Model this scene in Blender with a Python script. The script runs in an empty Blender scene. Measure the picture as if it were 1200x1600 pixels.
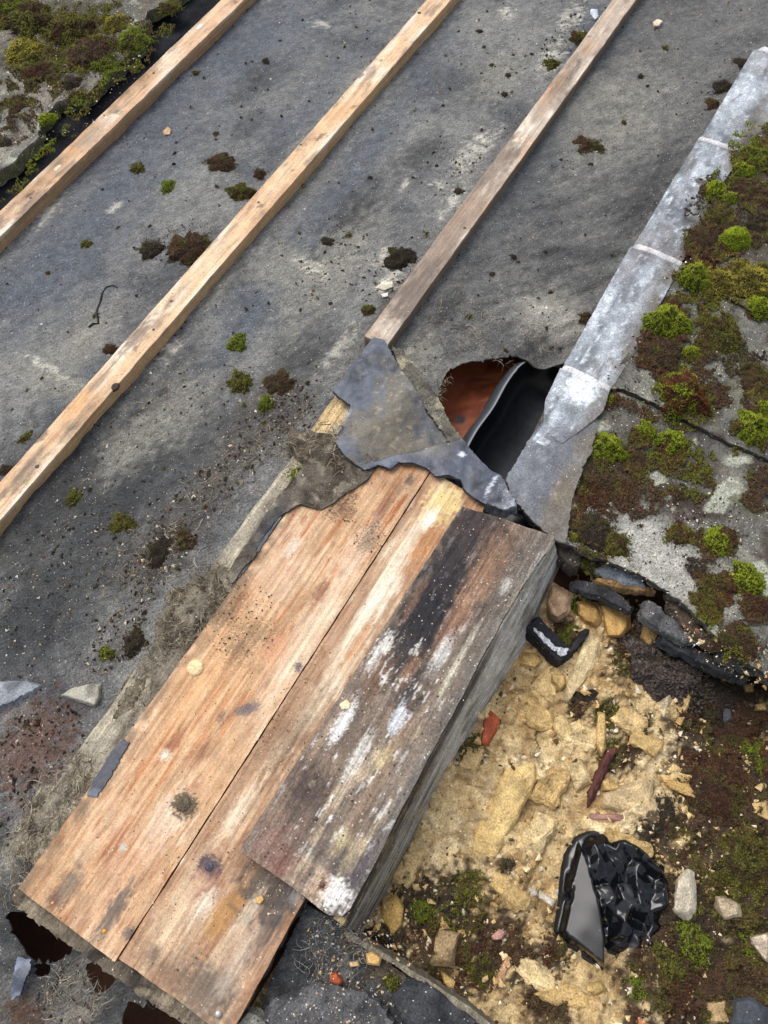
import bpy, math, random
import numpy as np
from mathutils import Matrix, Vector

SC = bpy.context.scene
COL = SC.collection
# ------------------------------------------------------------------ camera
H, FPX = 1.05, 1200.0                      # eye height above the roof plane, focal length (px of a 1600 px tall frame)
PITCH, ROLL, YAW = (math.radians(a) for a in (66.22, -1.59, 32.42))
_f = np.array([0, math.cos(PITCH), -math.sin(PITCH)])
_u0 = np.array([0, math.sin(PITCH), math.cos(PITCH)])
_x0 = np.array([1.0, 0, 0])
_x = math.cos(ROLL) * _x0 + math.sin(ROLL) * _u0
_u = -math.sin(ROLL) * _x0 + math.cos(ROLL) * _u0
cam_d = bpy.data.cameras.new('camera')
cam_d.sensor_fit = 'VERTICAL'; cam_d.sensor_height = 36.0
cam_d.lens = FPX / 1600 * 36.0
cam_d.clip_start = 0.02; cam_d.clip_end = 200
cam = bpy.data.objects.new('camera', cam_d); COL.objects.link(cam)
M4 = Matrix(((_x[0], _u[0], -_f[0], 0), (_x[1], _u[1], -_f[1], 0), (_x[2], _u[2], -_f[2], H), (0, 0, 0, 1)))
cam.matrix_world = M4
SC.camera = cam
# ------------------------------------------------------------------ sky, sun, exposure (bright overcast)
SUN_EL, SUN_AZ = math.radians(60), math.radians(318)     # azimuth clockwise from +Y
world = bpy.data.worlds.new('World'); SC.world = world; world.use_nodes = True
nt = world.node_tree; nt.nodes.clear()
sky = nt.nodes.new('ShaderNodeTexSky'); sky.sky_type = 'NISHITA'; sky.sun_disc = False
sky.sun_elevation = SUN_EL; sky.sun_rotation = SUN_AZ
sky.air_density = 1.0; sky.dust_density = 4.0; sky.ozone_density = 1.0
bg = nt.nodes.new('ShaderNodeBackground'); bg.inputs[1].default_value = 0.15
wo = nt.nodes.new('ShaderNodeOutputWorld')
hs = nt.nodes.new('ShaderNodeHueSaturation'); hs.inputs['Saturation'].default_value = .5        # cloud-veiled, so greyer than a clear sky
nt.links.new(sky.outputs[0], hs.inputs['Color']); nt.links.new(hs.outputs[0], bg.inputs[0]); nt.links.new(bg.outputs[0], wo.inputs[0])
sl = bpy.data.lights.new('sun', 'SUN'); sl.energy = 0.9; sl.angle = math.radians(38); sl.color = (1.0, 0.97, 0.93)
so = bpy.data.objects.new('sun', sl); COL.objects.link(so)
sd = Vector((math.sin(SUN_AZ) * math.cos(SUN_EL), math.cos(SUN_AZ) * math.cos(SUN_EL), math.sin(SUN_EL)))
so.rotation_euler = sd.to_track_quat('Z', 'Y').to_euler(); so.location = sd * 5
SC.view_settings.view_transform = 'Standard'; SC.view_settings.look = 'None'
SC.view_settings.gamma = 1; SC.view_settings.use_curve_mapping = False
SC.view_settings.exposure = 0.55
SC.cycles.max_bounces = 6; SC.cycles.diffuse_bounces = 3; SC.cycles.glossy_bounces = 3

# ------------------------------------------------------------------ coordinates
# u runs along the battens, v across them (towards the slates); z is up from the roofing felt.
D1 = np.array([math.sin(YAW), math.cos(YAW)]); N1 = np.array([math.cos(YAW), -math.sin(YAW)])
def P(px, py, z=0.0):
    d = _x * (px - 600) - _u * (py - 800) + _f * FPX
    return np.array([0, 0, H]) + (z - H) / d[2] * d
def UV(px, py, z=0.0):
    p = P(px, py, z)[:2]
    return np.array([p @ D1, p @ N1])
def W(u, v):
    u = np.asarray(u, float); v = np.asarray(v, float)
    return np.stack([u * D1[0] + v * N1[0], u * D1[1] + v * N1[1]], -1)
def MPP(px, py, z=0.0):                     # metres per photo pixel there
    p = P(px, py, z) - np.array([0, 0, H])
    return float(p @ _f) / FPX
def polyuv(pts, z=0.0): return np.array([UV(a, b, z) for a, b in pts])
def crop(x0, y0, k, pts): return [(x0 + a / k, y0 + b / k) for a, b in pts]
def S(r, g, b):
    c = np.array([r, g, b]) / 255.0
    return np.where(c <= .04045, c / 12.92, ((c + .055) / 1.055) ** 2.4)

# ------------------------------------------------------------------ numpy noise
def _hash(xi, yi, seed):
    h = (xi.astype(np.int64) * 374761393 + yi.astype(np.int64) * 668265263 + seed * 144269504) & 0xffffffff
    h = ((h ^ (h >> 13)) * 1274126177) & 0xffffffff
    return (h ^ (h >> 16)) & 0xffffffff
def noise2(x, y, seed=0):
    x = np.asarray(x, float); y = np.asarray(y, float)
    x0 = np.floor(x); y0 = np.floor(y); fx = x - x0; fy = y - y0
    def g(ix, iy, dx, dy):
        a = _hash(ix, iy, seed) * (2 * math.pi / 4294967296.0)
        return np.cos(a) * dx + np.sin(a) * dy
    sx = fx * fx * fx * (fx * (fx * 6 - 15) + 10); sy = fy * fy * fy * (fy * (fy * 6 - 15) + 10)
    a = g(x0, y0, fx, fy); b = g(x0 + 1, y0, fx - 1, fy); c = g(x0, y0 + 1, fx, fy - 1); d = g(x0 + 1, y0 + 1, fx - 1, fy - 1)
    return 1.5 * ((a + (b - a) * sx) * (1 - sy) + (c + (d - c) * sx) * sy)
def fbm(x, y, o=4, seed=0, gain=.5):
    s = 0.0; a = 1.0; t = 0.0
    for k in range(o):
        s = s + a * noise2(np.asarray(x) * 2 ** k, np.asarray(y) * 2 ** k, seed + 17 * k); t += a; a *= gain
    return s / t * 1.3
def ridged(x, y, o=3, seed=0):
    s = 0.0; a = 1.0
    for k in range(o):
        s = s + a * (1 - np.abs(noise2(np.asarray(x) * 2 ** k, np.asarray(y) * 2 ** k, seed + 31 * k)) * 2); a *= .5
    return s / 1.75
def sst(a, b, x):
    t = np.clip((x - a) / (b - a), 0, 1); return t * t * (3 - 2 * t)
def cellnoise(x, y, seed=0):                 # returns (distance to nearest feature, id 0..1)
    x = np.asarray(x, float); y = np.asarray(y, float)
    xi = np.floor(x); yi = np.floor(y); best = np.full(x.shape, 9.0); ident = np.zeros(x.shape)
    for dx in (-1, 0, 1):
        for dy in (-1, 0, 1):
            cx = xi + dx; cy = yi + dy
            a = _hash(cx, cy, seed) / 4294967296.0; b = _hash(cx, cy, seed + 7) / 4294967296.0
            d = np.hypot(cx + a - x, cy + b - y)
            m = d < best; best = np.where(m, d, best); ident = np.where(m, _hash(cx, cy, seed + 13) / 4294967296.0, ident)
    return best, ident
def blob(u, v, px, py, ru, rv, ang=0.0, z=0.0, soft=.45, warp=.5, freq=1.0, seed=0):
    """ragged elliptic mask round a photo pixel; ru along the battens, rv across (pixels), ang turns it (degrees)"""
    c = UV(px, py, z); m = MPP(px, py, z)
    a = math.radians(ang); du = u - c[0]; dv = v - c[1]
    p = (du * math.cos(a) + dv * math.sin(a)) / (ru * m); q = (-du * math.sin(a) + dv * math.cos(a)) / (rv * m)
    r = np.sqrt(p * p + q * q)
    if warp: r = r + warp * fbm(p * 1.6 * freq + seed * 3.1, q * 1.6 * freq + px, 4, int(px) % 97)
    return 1 - sst(1 - soft, 1 + soft, r)
def mixc(c, col, m, rough=None):
    m = np.clip(m, 0, 1)[:, None]
    c[:, :3] = c[:, :3] * (1 - m) + np.asarray(col)[None, :3] * m
    if rough is not None: c[:, 3:4] = c[:, 3:4] * (1 - m) + rough * m
    return c
def base(u, col, rough=.75):
    c = np.empty((len(u), 4)); c[:, :3] = col; c[:, 3] = rough; return c

# ------------------------------------------------------------------ materials
def mat(name, n1=(60, .25), n2=(400, .25), speck=(), bump=(500, .4, .002), bump2=None, grain=None, spec=.4, coat=0.0, satn=None, ior=None, metal=0.0, fib=None):
    m = bpy.data.materials.new(name); m.use_nodes = True; t = m.node_tree; t.nodes.clear()
    N = t.nodes.new; L = t.links.new
    out = N('ShaderNodeOutputMaterial'); b = N('ShaderNodeBsdfPrincipled'); L(b.outputs[0], out.inputs[0])
    b.inputs['Specular IOR Level'].default_value = spec; b.inputs['Coat Weight'].default_value = coat
    b.inputs['Metallic'].default_value = metal
    if ior: b.inputs['IOR'].default_value = ior
    at = N('ShaderNodeAttribute'); at.attribute_name = 'Col'
    tc = N('ShaderNodeTexCoord'); mp = N('ShaderNodeMapping'); L(tc.outputs['Object'], mp.inputs['Vector'])
    mp.inputs['Rotation'].default_value = (0, 0, -(math.pi / 2 - YAW))
    vec = mp.outputs[0]
    col = at.outputs['Color']
    def factor(v, scale, amt, detail=5, rough=.6, dist=0.0):
        nz = N('ShaderNodeTexNoise'); nz.inputs['Scale'].default_value = scale; nz.inputs['Detail'].default_value = detail
        nz.inputs['Roughness'].default_value = rough; nz.inputs['Distortion'].default_value = dist; L(v, nz.inputs['Vector'])
        mr = N('ShaderNodeMapRange'); mr.inputs['From Min'].default_value = .3; mr.inputs['From Max'].default_value = .7
        mr.inputs['To Min'].default_value = 1 - amt; mr.inputs['To Max'].default_value = 1 + amt; mr.clamp = False
        L(nz.outputs['Fac'], mr.inputs['Value']); return mr.outputs[0], nz.outputs['Fac']
    def mul(c, f):
        v = N('ShaderNodeVectorMath'); v.operation = 'SCALE'; L(c, v.inputs[0]); L(f, v.inputs['Scale']); return v.outputs[0]
    for s, a in (n1, n2):
        if a: f, _ = factor(vec, s, a); col = mul(col, f)
    gfac = None; ffac = None
    if fib:                                  # matted fibres lying one way
        fr, fa, fb, fc = fib
        m3 = N('ShaderNodeMapping'); m3.inputs['Rotation'].default_value = (0, 0, fr); L(vec, m3.inputs['Vector'])
        m4 = N('ShaderNodeMapping'); m4.inputs['Scale'].default_value = (fa, fb, fb); L(m3.outputs[0], m4.inputs['Vector'])
        f, ffac = factor(m4.outputs[0], 1.0, fc, 4, .7, .6); col = mul(col, f)
    if grain:                                # wood: fine lines along u
        gs, ga = grain
        m2 = N('ShaderNodeMapping'); m2.inputs['Scale'].default_value = (5, gs, gs); L(vec, m2.inputs['Vector'])
        f, gfac = factor(m2.outputs[0], 1.0, ga, 4, .65, .3); col = mul(col, f)
    for (s, thr, keep, c) in speck:
        vo = N('ShaderNodeTexVoronoi'); vo.inputs['Scale'].default_value = s; L(vec, vo.inputs['Vector'])
        vo.inputs['Randomness'].default_value = 1
        sx = N('ShaderNodeSeparateColor'); L(vo.outputs['Color'], sx.inputs[0])
        g = N('ShaderNodeMath'); g.operation = 'GREATER_THAN'; g.inputs[1].default_value = 1 - keep; L(sx.outputs[0], g.inputs[0])
        tm = N('ShaderNodeMath'); tm.operation = 'MULTIPLY'; tm.inputs[1].default_value = thr; L(sx.outputs[1], tm.inputs[0])
        l = N('ShaderNodeMath'); l.operation = 'LESS_THAN'; L(vo.outputs['Distance'], l.inputs[0]); L(tm.outputs[0], l.inputs[1])
        k = N('ShaderNodeMath'); k.operation = 'MULTIPLY'; L(g.outputs[0], k.inputs[0]); L(l.outputs[0], k.inputs[1])
        k2 = N('ShaderNodeMath'); k2.operation = 'MULTIPLY'; k2.inputs[1].default_value = .85; L(k.outputs[0], k2.inputs[0])
        mx = N('ShaderNodeMix'); mx.data_type = 'RGBA'; L(k2.outputs[0], mx.inputs['Factor']); L(col, mx.inputs['A'])
        mx.inputs['B'].default_value = (*c, 1); col = mx.outputs['Result']
    L(col, b.inputs['Base Color'])
    rf, _ = factor(vec, 90, .2); rm = N('ShaderNodeMath'); rm.operation = 'MULTIPLY'; L(at.outputs['Alpha'], rm.inputs[0]); L(rf, rm.inputs[1])
    L(rm.outputs[0], b.inputs['Roughness'])
    nrm = None
    for bp in (bump, bump2):
        if not bp: continue
        nz = N('ShaderNodeTexNoise'); nz.inputs['Scale'].default_value = bp[0]; nz.inputs['Detail'].default_value = 4; nz.inputs['Roughness'].default_value = .65
        L(vec, nz.inputs['Vector'])
        bn = N('ShaderNodeBump'); bn.inputs['Strength'].default_value = bp[1]; bn.inputs['Distance'].default_value = bp[2]
        L(nz.outputs['Fac'], bn.inputs['Height'])
        if nrm: L(nrm, bn.inputs['Normal'])
        nrm = bn.outputs[0]
    if gfac is not None:
        bn = N('ShaderNodeBump'); bn.inputs['Strength'].default_value = .35; bn.inputs['Distance'].default_value = .0012; L(gfac, bn.inputs['Height'])
        if nrm: L(nrm, bn.inputs['Normal'])
        nrm = bn.outputs[0]
    if ffac is not None:
        bn = N('ShaderNodeBump'); bn.inputs['Strength'].default_value = .7; bn.inputs['Distance'].default_value = .005; L(ffac, bn.inputs['Height'])
        if nrm: L(nrm, bn.inputs['Normal'])
        nrm = bn.outputs[0]
    if nrm: L(nrm, b.inputs['Normal'])
    return m
PALE = tuple(S(215, 208, 190)); DARKC = tuple(S(38, 33, 28)); TAN = tuple(S(190, 160, 115))
M = {
 'felt': mat('roofing felt', (70, .22), (420, .55), ((330, .28, .20, PALE), (170, .20, .10, TAN), (230, .26, .24, DARKC)), (420, .9, .004), (110, .5, .006), spec=.35, fib=(.5, 70, 260, .30)),
 'wood': mat('new softwood', (45, .14), (500, .26), ((210, .22, .22, DARKC), (260, .22, .22, PALE)), (500, .5, .0015), grain=(210, .27), spec=.25),
 'oldwood': mat('weathered softwood', (60, .25), (420, .45), ((300, .32, .14, PALE), (180, .28, .24, DARKC)), (420, .8, .0025), grain=(200, .42), spec=.3),
 'lead': mat('weathered lead', (60, .24), (420, .5), ((240, .2, .14, tuple(S(235, 238, 240))), (170, .2, .14, tuple(S(60, 62, 68)))), (260, .3, .0012), (40, .3, .003), spec=.5),
 'slate': mat('mossy stone slate', (60, .32), (380, .6), ((260, .3, .30, PALE), (170, .3, .3, DARKC), (120, .16, .1, tuple(S(120, 122, 60)))), (380, .7, .003), (80, .4, .006), spec=.35),
 'darkslate': mat('dark slate', (60, .28), (400, .4), ((260, .2, .2, PALE),), (350, .5, .002), spec=.5),
 'bitumen': mat('bitumen', (60, .2), (400, .3), ((280, .18, .12, tuple(S(190, 192, 195))), (170, .16, .08, TAN)), (300, .4, .0015), (60, .3, .003), spec=.55),
 'mortar': mat('crumbled sandy mortar', (80, .2), (420, .42), ((200, .25, .2, tuple(S(228, 208, 165))), (150, .24, .2, tuple(S(85, 66, 40))), (90, .14, .1, DARKC)), (420, .8, .003), (120, .6, .006), spec=.2),
 'stone': mat('sandstone', (70, .2), (420, .36), ((230, .24, .2, tuple(S(225, 210, 180))), (160, .2, .16, tuple(S(70, 56, 38)))), (420, .6, .002), spec=.25),
 'soil': mat('dark soil', (60, .3), (380, .35), ((230, .22, .22, tuple(S(150, 140, 128))), (150, .2, .12, PALE)), (300, .9, .005), (90, .6, .01), spec=.25),
 'moss': mat('moss', (120, .22), (0, 0), (), None, spec=.15),
 'fibre': mat('dry fibre', (200, .2), (0, 0), (), None, spec=.2),
 'plastic': mat('black plastic film', (0, 0), (0, 0), ((160, .08, .06, tuple(S(140, 140, 138))),), None, spec=.45),
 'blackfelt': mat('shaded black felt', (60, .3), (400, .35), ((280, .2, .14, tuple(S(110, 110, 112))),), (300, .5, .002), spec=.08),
 'plain': mat('plain weathered', (80, .15), (400, .15), (), (500, .3, .001), spec=.4),
 'metal': mat('nail steel', (80, .1), (400, .1), (), (500, .2, .0005), spec=.6, metal=.7),
}

# ------------------------------------------------------------------ mesh helpers
def tag(o, label=None, cat=None, group=None, kind=None):
    if label: o['label'] = label
    if cat: o['category'] = cat
    if group: o['group'] = group
    if kind: o['kind'] = kind
    return o
def mesh_from(name, verts, faces, cols, smooth=True):
    """faces: list of arrays (n,3) or (n,4)"""
    me = bpy.data.meshes.new(name)
    faces = [f for f in (faces if isinstance(faces, list) else [faces]) if len(f)]
    loops = np.concatenate([f.ravel() for f in faces]); sizes = np.concatenate([np.full(len(f), f.shape[1]) for f in faces])
    me.vertices.add(len(verts)); me.vertices.foreach_set('co', np.ascontiguousarray(verts, np.float32).ravel())
    me.loops.add(len(loops)); me.loops.foreach_set('vertex_index', loops.astype(np.int32))
    me.polygons.add(len(sizes)); st = np.concatenate([[0], np.cumsum(sizes)[:-1]])
    me.polygons.foreach_set('loop_start', st.astype(np.int32)); me.polygons.foreach_set('loop_total', sizes.astype(np.int32))
    me.polygons.foreach_set('use_smooth', np.full(len(sizes), smooth))
    me.update(calc_edges=True); me.validate()
    if cols is not None:
        a = me.color_attributes.new('Col', 'FLOAT_COLOR', 'POINT')
        a.data.foreach_set('color', np.ascontiguousarray(np.clip(cols, 0, 1), np.float32).ravel())
    return me
def link(name, me, material, loc=(0, 0, 0), parent=None):
    if material and not me.materials: me.materials.append(material)
    o = bpy.data.objects.new(name, me); COL.objects.link(o); o.location = loc
    if parent: o.parent = parent
    return o
def inside(u, v, poly):
    r = np.zeros(u.shape, bool); n = len(poly)
    for i in range(n):
        (a, b), (c, d) = poly[i], poly[(i + 1) % n]
        if b == d: continue
        r ^= ((b > v) != (d > v)) & (u < (c - a) * (v - b) / (d - b) + a)
    return r
def ragline(poly, step, amp, seed=0, freq=None):
    out = []; n = len(poly); s = 0
    for i in range(n):
        a, b = poly[i], poly[(i + 1) % n]; L = np.hypot(*(b - a)); k = max(1, int(L / step))
        for j in range(k):
            p = a + (b - a) * j / k; nn = np.array([-(b - a)[1], (b - a)[0]]) / (L + 1e-9)
            q = amp * float(fbm(np.array([(s + L * j / k) * (freq or .35 / step)]), np.array([seed * 7.3]), 3, seed)[0])
            out.append(p + nn * q)
        s += L
    return np.array(out)
def snap(u, v, line, step, tol):
    """move grid points that are near the outline on to it"""
    best = np.full(u.shape, 1e9); bu = u.copy(); bv = v.copy(); n = len(line)
    lo = line.min(0) - tol; hi = line.max(0) + tol
    idx = np.nonzero((u > lo[0]) & (u < hi[0]) & (v > lo[1]) & (v < hi[1]))[0]
    U = u[idx]; V = v[idx]; B = np.full(U.shape, 1e9); BU = U.copy(); BV = V.copy()
    for i in range(n):
        a, b = line[i], line[(i + 1) % n]; d = b - a; L2 = d @ d + 1e-12
        t = np.clip(((U - a[0]) * d[0] + (V - a[1]) * d[1]) / L2, 0, 1)
        qu = a[0] + t * d[0]; qv = a[1] + t * d[1]; r = (qu - U) ** 2 + (qv - V) ** 2
        m = r < B; B = np.where(m, r, B); BU = np.where(m, qu, BU); BV = np.where(m, qv, BV)
    m = B < tol * tol; u[idx[m]] = BU[m]; v[idx[m]] = BV[m]
    return u, v
def sheet(name, poly, step, zf, colf, material, thick=.004, rag=0.0, holes=(), flare=0.0, side=None, sidej=.15, seed=1, grid_fit=False,
          parent=None, loc=None, smooth=True, sfreq=None, rough_side=.002):
    """a slab: gridded top inside an outline (u, v), ragged rim, sides going down by thick"""
    poly = np.asarray(poly, float)
    line = ragline(poly, step * .8, rag, seed, sfreq) if rag or not grid_fit else poly
    lo = line.min(0); hi = line.max(0); n0 = max(2, int(round((hi[0] - lo[0]) / step))); n1 = max(2, int(round((hi[1] - lo[1]) / step)))
    us = np.linspace(lo[0], hi[0], n0 + 1); vs = np.linspace(lo[1], hi[1], n1 + 1)
    gu, gv = np.meshgrid(us, vs, indexing='ij'); u = gu.ravel().copy(); v = gv.ravel().copy()
    lines = [line] + [ragline(np.asarray(h, float), step * .8, rag if rag else step * .5, seed + 3) for h in holes]
    if not grid_fit or rag:
        for l in lines[:1]: u, v = snap(u, v, l, step, step * .62)
    for l in lines[1:]: u, v = snap(u, v, l, step, step * .62)
    i, j = np.meshgrid(np.arange(n0), np.arange(n1), indexing='ij'); k = (i * (n1 + 1) + j).ravel()
    q = np.stack([k, k + 1, k + n1 + 2, k + n1 + 1], 1)          # upward, as (u, v) is left-handed
    cu = u[q].mean(1); cv = v[q].mean(1)
    keep = np.ones(len(q), bool) if (grid_fit and not rag) else inside(cu, cv, line)
    for l in lines[1:]: keep &= ~inside(cu, cv, l)
    q = q[keep]
    if not len(q): q = np.array([[0, 1, n1 + 2, n1 + 1]])
    used = np.unique(q); remap = np.full(len(u), -1); remap[used] = np.arange(len(used)); q = remap[q]; u = u[used]; v = v[used]
    z = zf(u, v) if callable(zf) else np.full(len(u), float(zf))
    cols = colf(u, v) if callable(colf) else base(u, colf)
    vert = np.concatenate([W(u, v), z[:, None]], 1); faces = [q]
    # rim
    e = np.concatenate([q[:, [0, 1]], q[:, [1, 2]], q[:, [2, 3]], q[:, [3, 0]]]); es = np.sort(e, 1)
    _, inv, cnt = np.unique(es[:, 0] * 10000000 + es[:, 1], return_inverse=True, return_counts=True)
    be = e[cnt[inv] == 1]
    if thick > 0 and len(be):
        bv_ = np.unique(be); mp = np.full(len(u), -1); mp[bv_] = np.arange(len(bv_)); nb = len(bv_)
        nrm = np.zeros((len(u), 2)); d = vert[be[:, 1], :2] - vert[be[:, 0], :2]; on = np.stack([d[:, 1], -d[:, 0]], 1)
        on /= np.linalg.norm(on, axis=1, keepdims=True) + 1e-9
        np.add.at(nrm, be[:, 0], on); np.add.at(nrm, be[:, 1], on); nn = nrm[bv_]; nn /= np.linalg.norm(nn, axis=1, keepdims=True) + 1e-9
        rows = 3 if thick > .006 else 1; prev = be; off = len(vert); rng = np.random.default_rng(seed)
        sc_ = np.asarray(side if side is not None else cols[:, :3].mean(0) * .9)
        V = [vert]; C = [cols]; prevmap = None
        for r in range(1, rows + 1):
            t = r / rows; pr = vert[bv_].copy()
            jit = rough_side * 1.6 * fbm(u[bv_] * 55 + r * 9.1, v[bv_] * 55, 3, seed + r) if rows > 1 else 0
            pr[:, :2] += nn * (flare * t + jit)[:, None] if rows > 1 else nn * flare
            pr[:, 2] -= thick * t; V.append(pr)
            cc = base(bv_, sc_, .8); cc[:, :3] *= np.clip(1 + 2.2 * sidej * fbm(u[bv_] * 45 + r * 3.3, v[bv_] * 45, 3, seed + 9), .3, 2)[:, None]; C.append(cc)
            ids = off + (r - 1) * nb + mp[be]
            up = be if r == 1 else off + (r - 2) * nb + mp[be]
            faces.append(np.stack([up[:, 1], up[:, 0], ids[:, 0], ids[:, 1]], 1))
        vert = np.concatenate(V); cols = np.concatenate(C)
    if loc is None:
        c = (vert.min(0) + vert.max(0)) / 2; loc = (c[0], c[1], vert[:, 2].min())
    me = mesh_from(name, vert - np.array(loc), faces, cols, smooth)
    if smooth and thick > .002:
        try: me.set_sharp_from_angle(angle=math.radians(50))
        except Exception: pass
    o = link(name, me, material, (0, 0, 0)); o.location = loc
    if parent is not None:
        o.parent = parent; o.location = Vector(loc) - parent.location
    return o
def hull_rock(name, pts, col, material, seed=0, sub=2, amp=.08, loc=None, rough=.85):
    """an angular stone: convex hull of points, cut finer and roughened"""
    import bmesh
    bm = bmesh.new()
    for p in pts: bm.verts.new(p)
    r = bmesh.ops.convex_hull(bm, input=bm.verts)
    bmesh.ops.delete(bm, geom=[g for g in r['geom_interior'] if isinstance(g, bmesh.types.BMVert)], context='VERTS')
    bmesh.ops.bevel(bm, geom=bm.edges[:], offset=.035 * max(np.ptp(np.array(pts), axis=0)) * .5, segments=1, affect='EDGES', clamp_overlap=True)
    bmesh.ops.triangulate(bm, faces=bm.faces)
    for _ in range(sub): bmesh.ops.subdivide_edges(bm, edges=[e for e in bm.edges if e.calc_length() > .006], cuts=1, use_grid_fill=True)
    bmesh.ops.triangulate(bm, faces=bm.faces)
    bm.verts.ensure_lookup_table(); V = np.array([v.co[:] for v in bm.verts]); F = np.array([[v.index for v in f.verts] for f in bm.faces])
    bm.normal_update(); Nn = np.array([v.normal[:] for v in bm.verts]); bm.free()
    sz = np.ptp(V, axis=0).max(); k = 5 / sz
    n = fbm(V[:, 0] * k + V[:, 2] * k * .7, V[:, 1] * k - V[:, 2] * k * .6 + seed, 4, seed)
    V = V + Nn * ((n * amp * .9 + .35 * amp * fbm(V[:, 0] * 130 + seed, V[:, 1] * 130 + V[:, 2] * 110, 3, seed + 2)) * sz * .5)[:, None]
    c = base(V, col, rough); c[:, :3] *= (1 + .4 * fbm(V[:, 0] * 60 + seed, V[:, 1] * 60 + V[:, 2] * 60, 3, seed + 5))[:, None]; mixc(c, np.asarray(col) * .45, sst(.15, .5, fbm(V[:, 0] * 38, V[:, 1] * 38 + V[:, 2] * 30 + seed, 4, seed + 8)) * .7)
    if loc is None: loc = ((V[:, 0].min() + V[:, 0].max()) / 2, (V[:, 1].min() + V[:, 1].max()) / 2, V[:, 2].min())
    me = mesh_from(name, V - np.array(loc), F, c, True)
    try: me.set_sharp_from_angle(angle=math.radians(32))
    except Exception: pass
    o = link(name, me, material); o.location = loc
    return o
def fibre_mesh(name, lines, rad, cols, sides=3):
    V = []; F = []; C = []; off = 0
    for (pts, r, c) in zip(lines, rad, cols):
        pts = np.asarray(pts); n = len(pts); t = np.gradient(pts, axis=0); t /= np.linalg.norm(t, axis=1, keepdims=True) + 1e-9
        a = np.cross(t, [0, 0, 1.0]); a /= np.linalg.norm(a, axis=1, keepdims=True) + 1e-6; b = np.cross(t, a)
        taper = np.linspace(1, .5, n)[:, None] * r
        for s in range(sides):
            th = 2 * math.pi * s / sides; V.append(pts + (a * math.cos(th) + b * math.sin(th)) * taper)
        ring = off + np.arange(sides)[:, None] * n + np.arange(n)[None]
        for s in range(sides):
            s2 = (s + 1) % sides; F.append(np.stack([ring[s, :-1], ring[s2, :-1], ring[s2, 1:], ring[s, 1:]], 1))
        cc = np.empty((n * sides, 4)); cc[:, :3] = c; cc[:, 3] = .8; C.append(cc); off += n * sides
    return np.concatenate(V), np.concatenate(F), np.concatenate(C)
def curl(rng, p, length, zf, n=9, bend=3.0, lift=.01):
    th = rng.uniform(0, 2 * math.pi); k = rng.normal() * bend; pts = []; q = np.array(p[:2], float); l0 = rng.uniform(.2, 1) * lift
    for i in range(n):
        t = i / (n - 1); pts.append([q[0], q[1], zf(q[0], q[1]) + .0008 + l0 * math.sin(math.pi * t) * abs(math.sin(3 * t + l0 * 900))])
        th += k / n + rng.normal() * .22; q = q + np.array([math.cos(th), math.sin(th)]) * length / n
    return pts

# ================================================================== GROUND HEIGHTS
def z_felt(u, v):
    z = .004 * fbm(u * 3.5, v * 3.5, 3, 3) + .0012 * fbm(u * 26, v * 26, 3, 9)
    right = sst(-.40, -.33, v)
    a = u * .75 + v * .66; b = -u * .66 + v * .75                 # ripples running diagonally where the felt sags
    z = z + .0045 * fbm((u * .9 + v * .4) * 3.2, (v * .9 - u * .4) * 11, 3, 35) + right * (-.010 * np.exp(-((v + .24) / .1) ** 2) + .0052 * fbm(a * 12, b * 48, 2, 21) * sst(1.9, .9, u) + .006 * fbm(a * 6, b * 18, 2, 22))
    # the felt left of the boards ripples and lies up against the grey batten
    z = z + sst(-.62, -.44, v) * (1 - right) * sst(.6, .3, u) * .008
    z = z + .0055 * fbm((u * .8 - v * .6) * 9, (u * .6 + v * .8) * 40, 2, 33) * sst(.45, .15, u) * (1 - right)
    z = z + (1 - right) * .0024 * fbm((u * .8 + v * .6) * 7, (u * .6 - v * .8) * 26, 3, 34)
    # rim of the big hole: droops at the top, bulges a little outside it
    c = UV(850, 545); d = np.hypot(u - c[0], v - c[1]); z = z - .034 * np.exp(-(d / .030) ** 2)
    c = UV(840, 490); d = np.hypot((u - c[0]) * 1.6, v - c[1]); z = z + .016 * np.exp(-(d / .05) ** 2)
    c = UV(720, 545); d = np.hypot(u - c[0], v - c[1]); z = z - .006 * np.exp(-(d / .03) ** 2)
    return z
def z_felt_xy(x, y): 
    u = x * D1[0] + y * D1[1]; v = x * N1[0] + y * N1[1]
    return float(z_felt(np.array([u]), np.array([v]))[0])
def z_rubble(u, v):
    z = -.062 + .016 * fbm(u * 5, v * 5, 3, 41) + .007 * fbm(u * 17, v * 17, 3, 42) + .0035 * fbm(u * 60, v * 60, 3, 43)
    wu = u + .010 * fbm(u * 16, v * 16, 2, 5); wv = v + .010 * fbm(u * 16, v * 16, 2, 6)
    d, i = cellnoise(wu * 9, wv * 17, 44); t1 = np.sin(i * 91.7); t2 = np.cos(i * 57.3)          # half-buried tilted blocks
    z = z + sst(.62, .5, d) * (.016 * (i - .4) + .10 * t1 * ((wu * 9 * 3.1) % 1 - .5) * .03) + .0045 * t2 * sst(.6, .1, d)
    d, i = cellnoise(wu * 30, wv * 30, 48); z = z + .010 * (i - .5) * sst(.55, .42, d)
    z = z + .003 * ridged(u * 45, v * 45, 3, 47)
    d, i = cellnoise(u * 75, v * 75, 46); z = z + .006 * (i > .62) * sst(.52, .3, d) + .0022 * fbm(u * 130, v * 130, 2, 49)
    # a hollow under the broken slate edge, and low ground beside the box
    line = (v - .03) * .30 + (u - .46) * .95
    z = z - .030 * sst(-.06, .02, line)
    z = z + .018 * sst(.12, .35, v) * sst(.35, .0, u)
    return z
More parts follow.
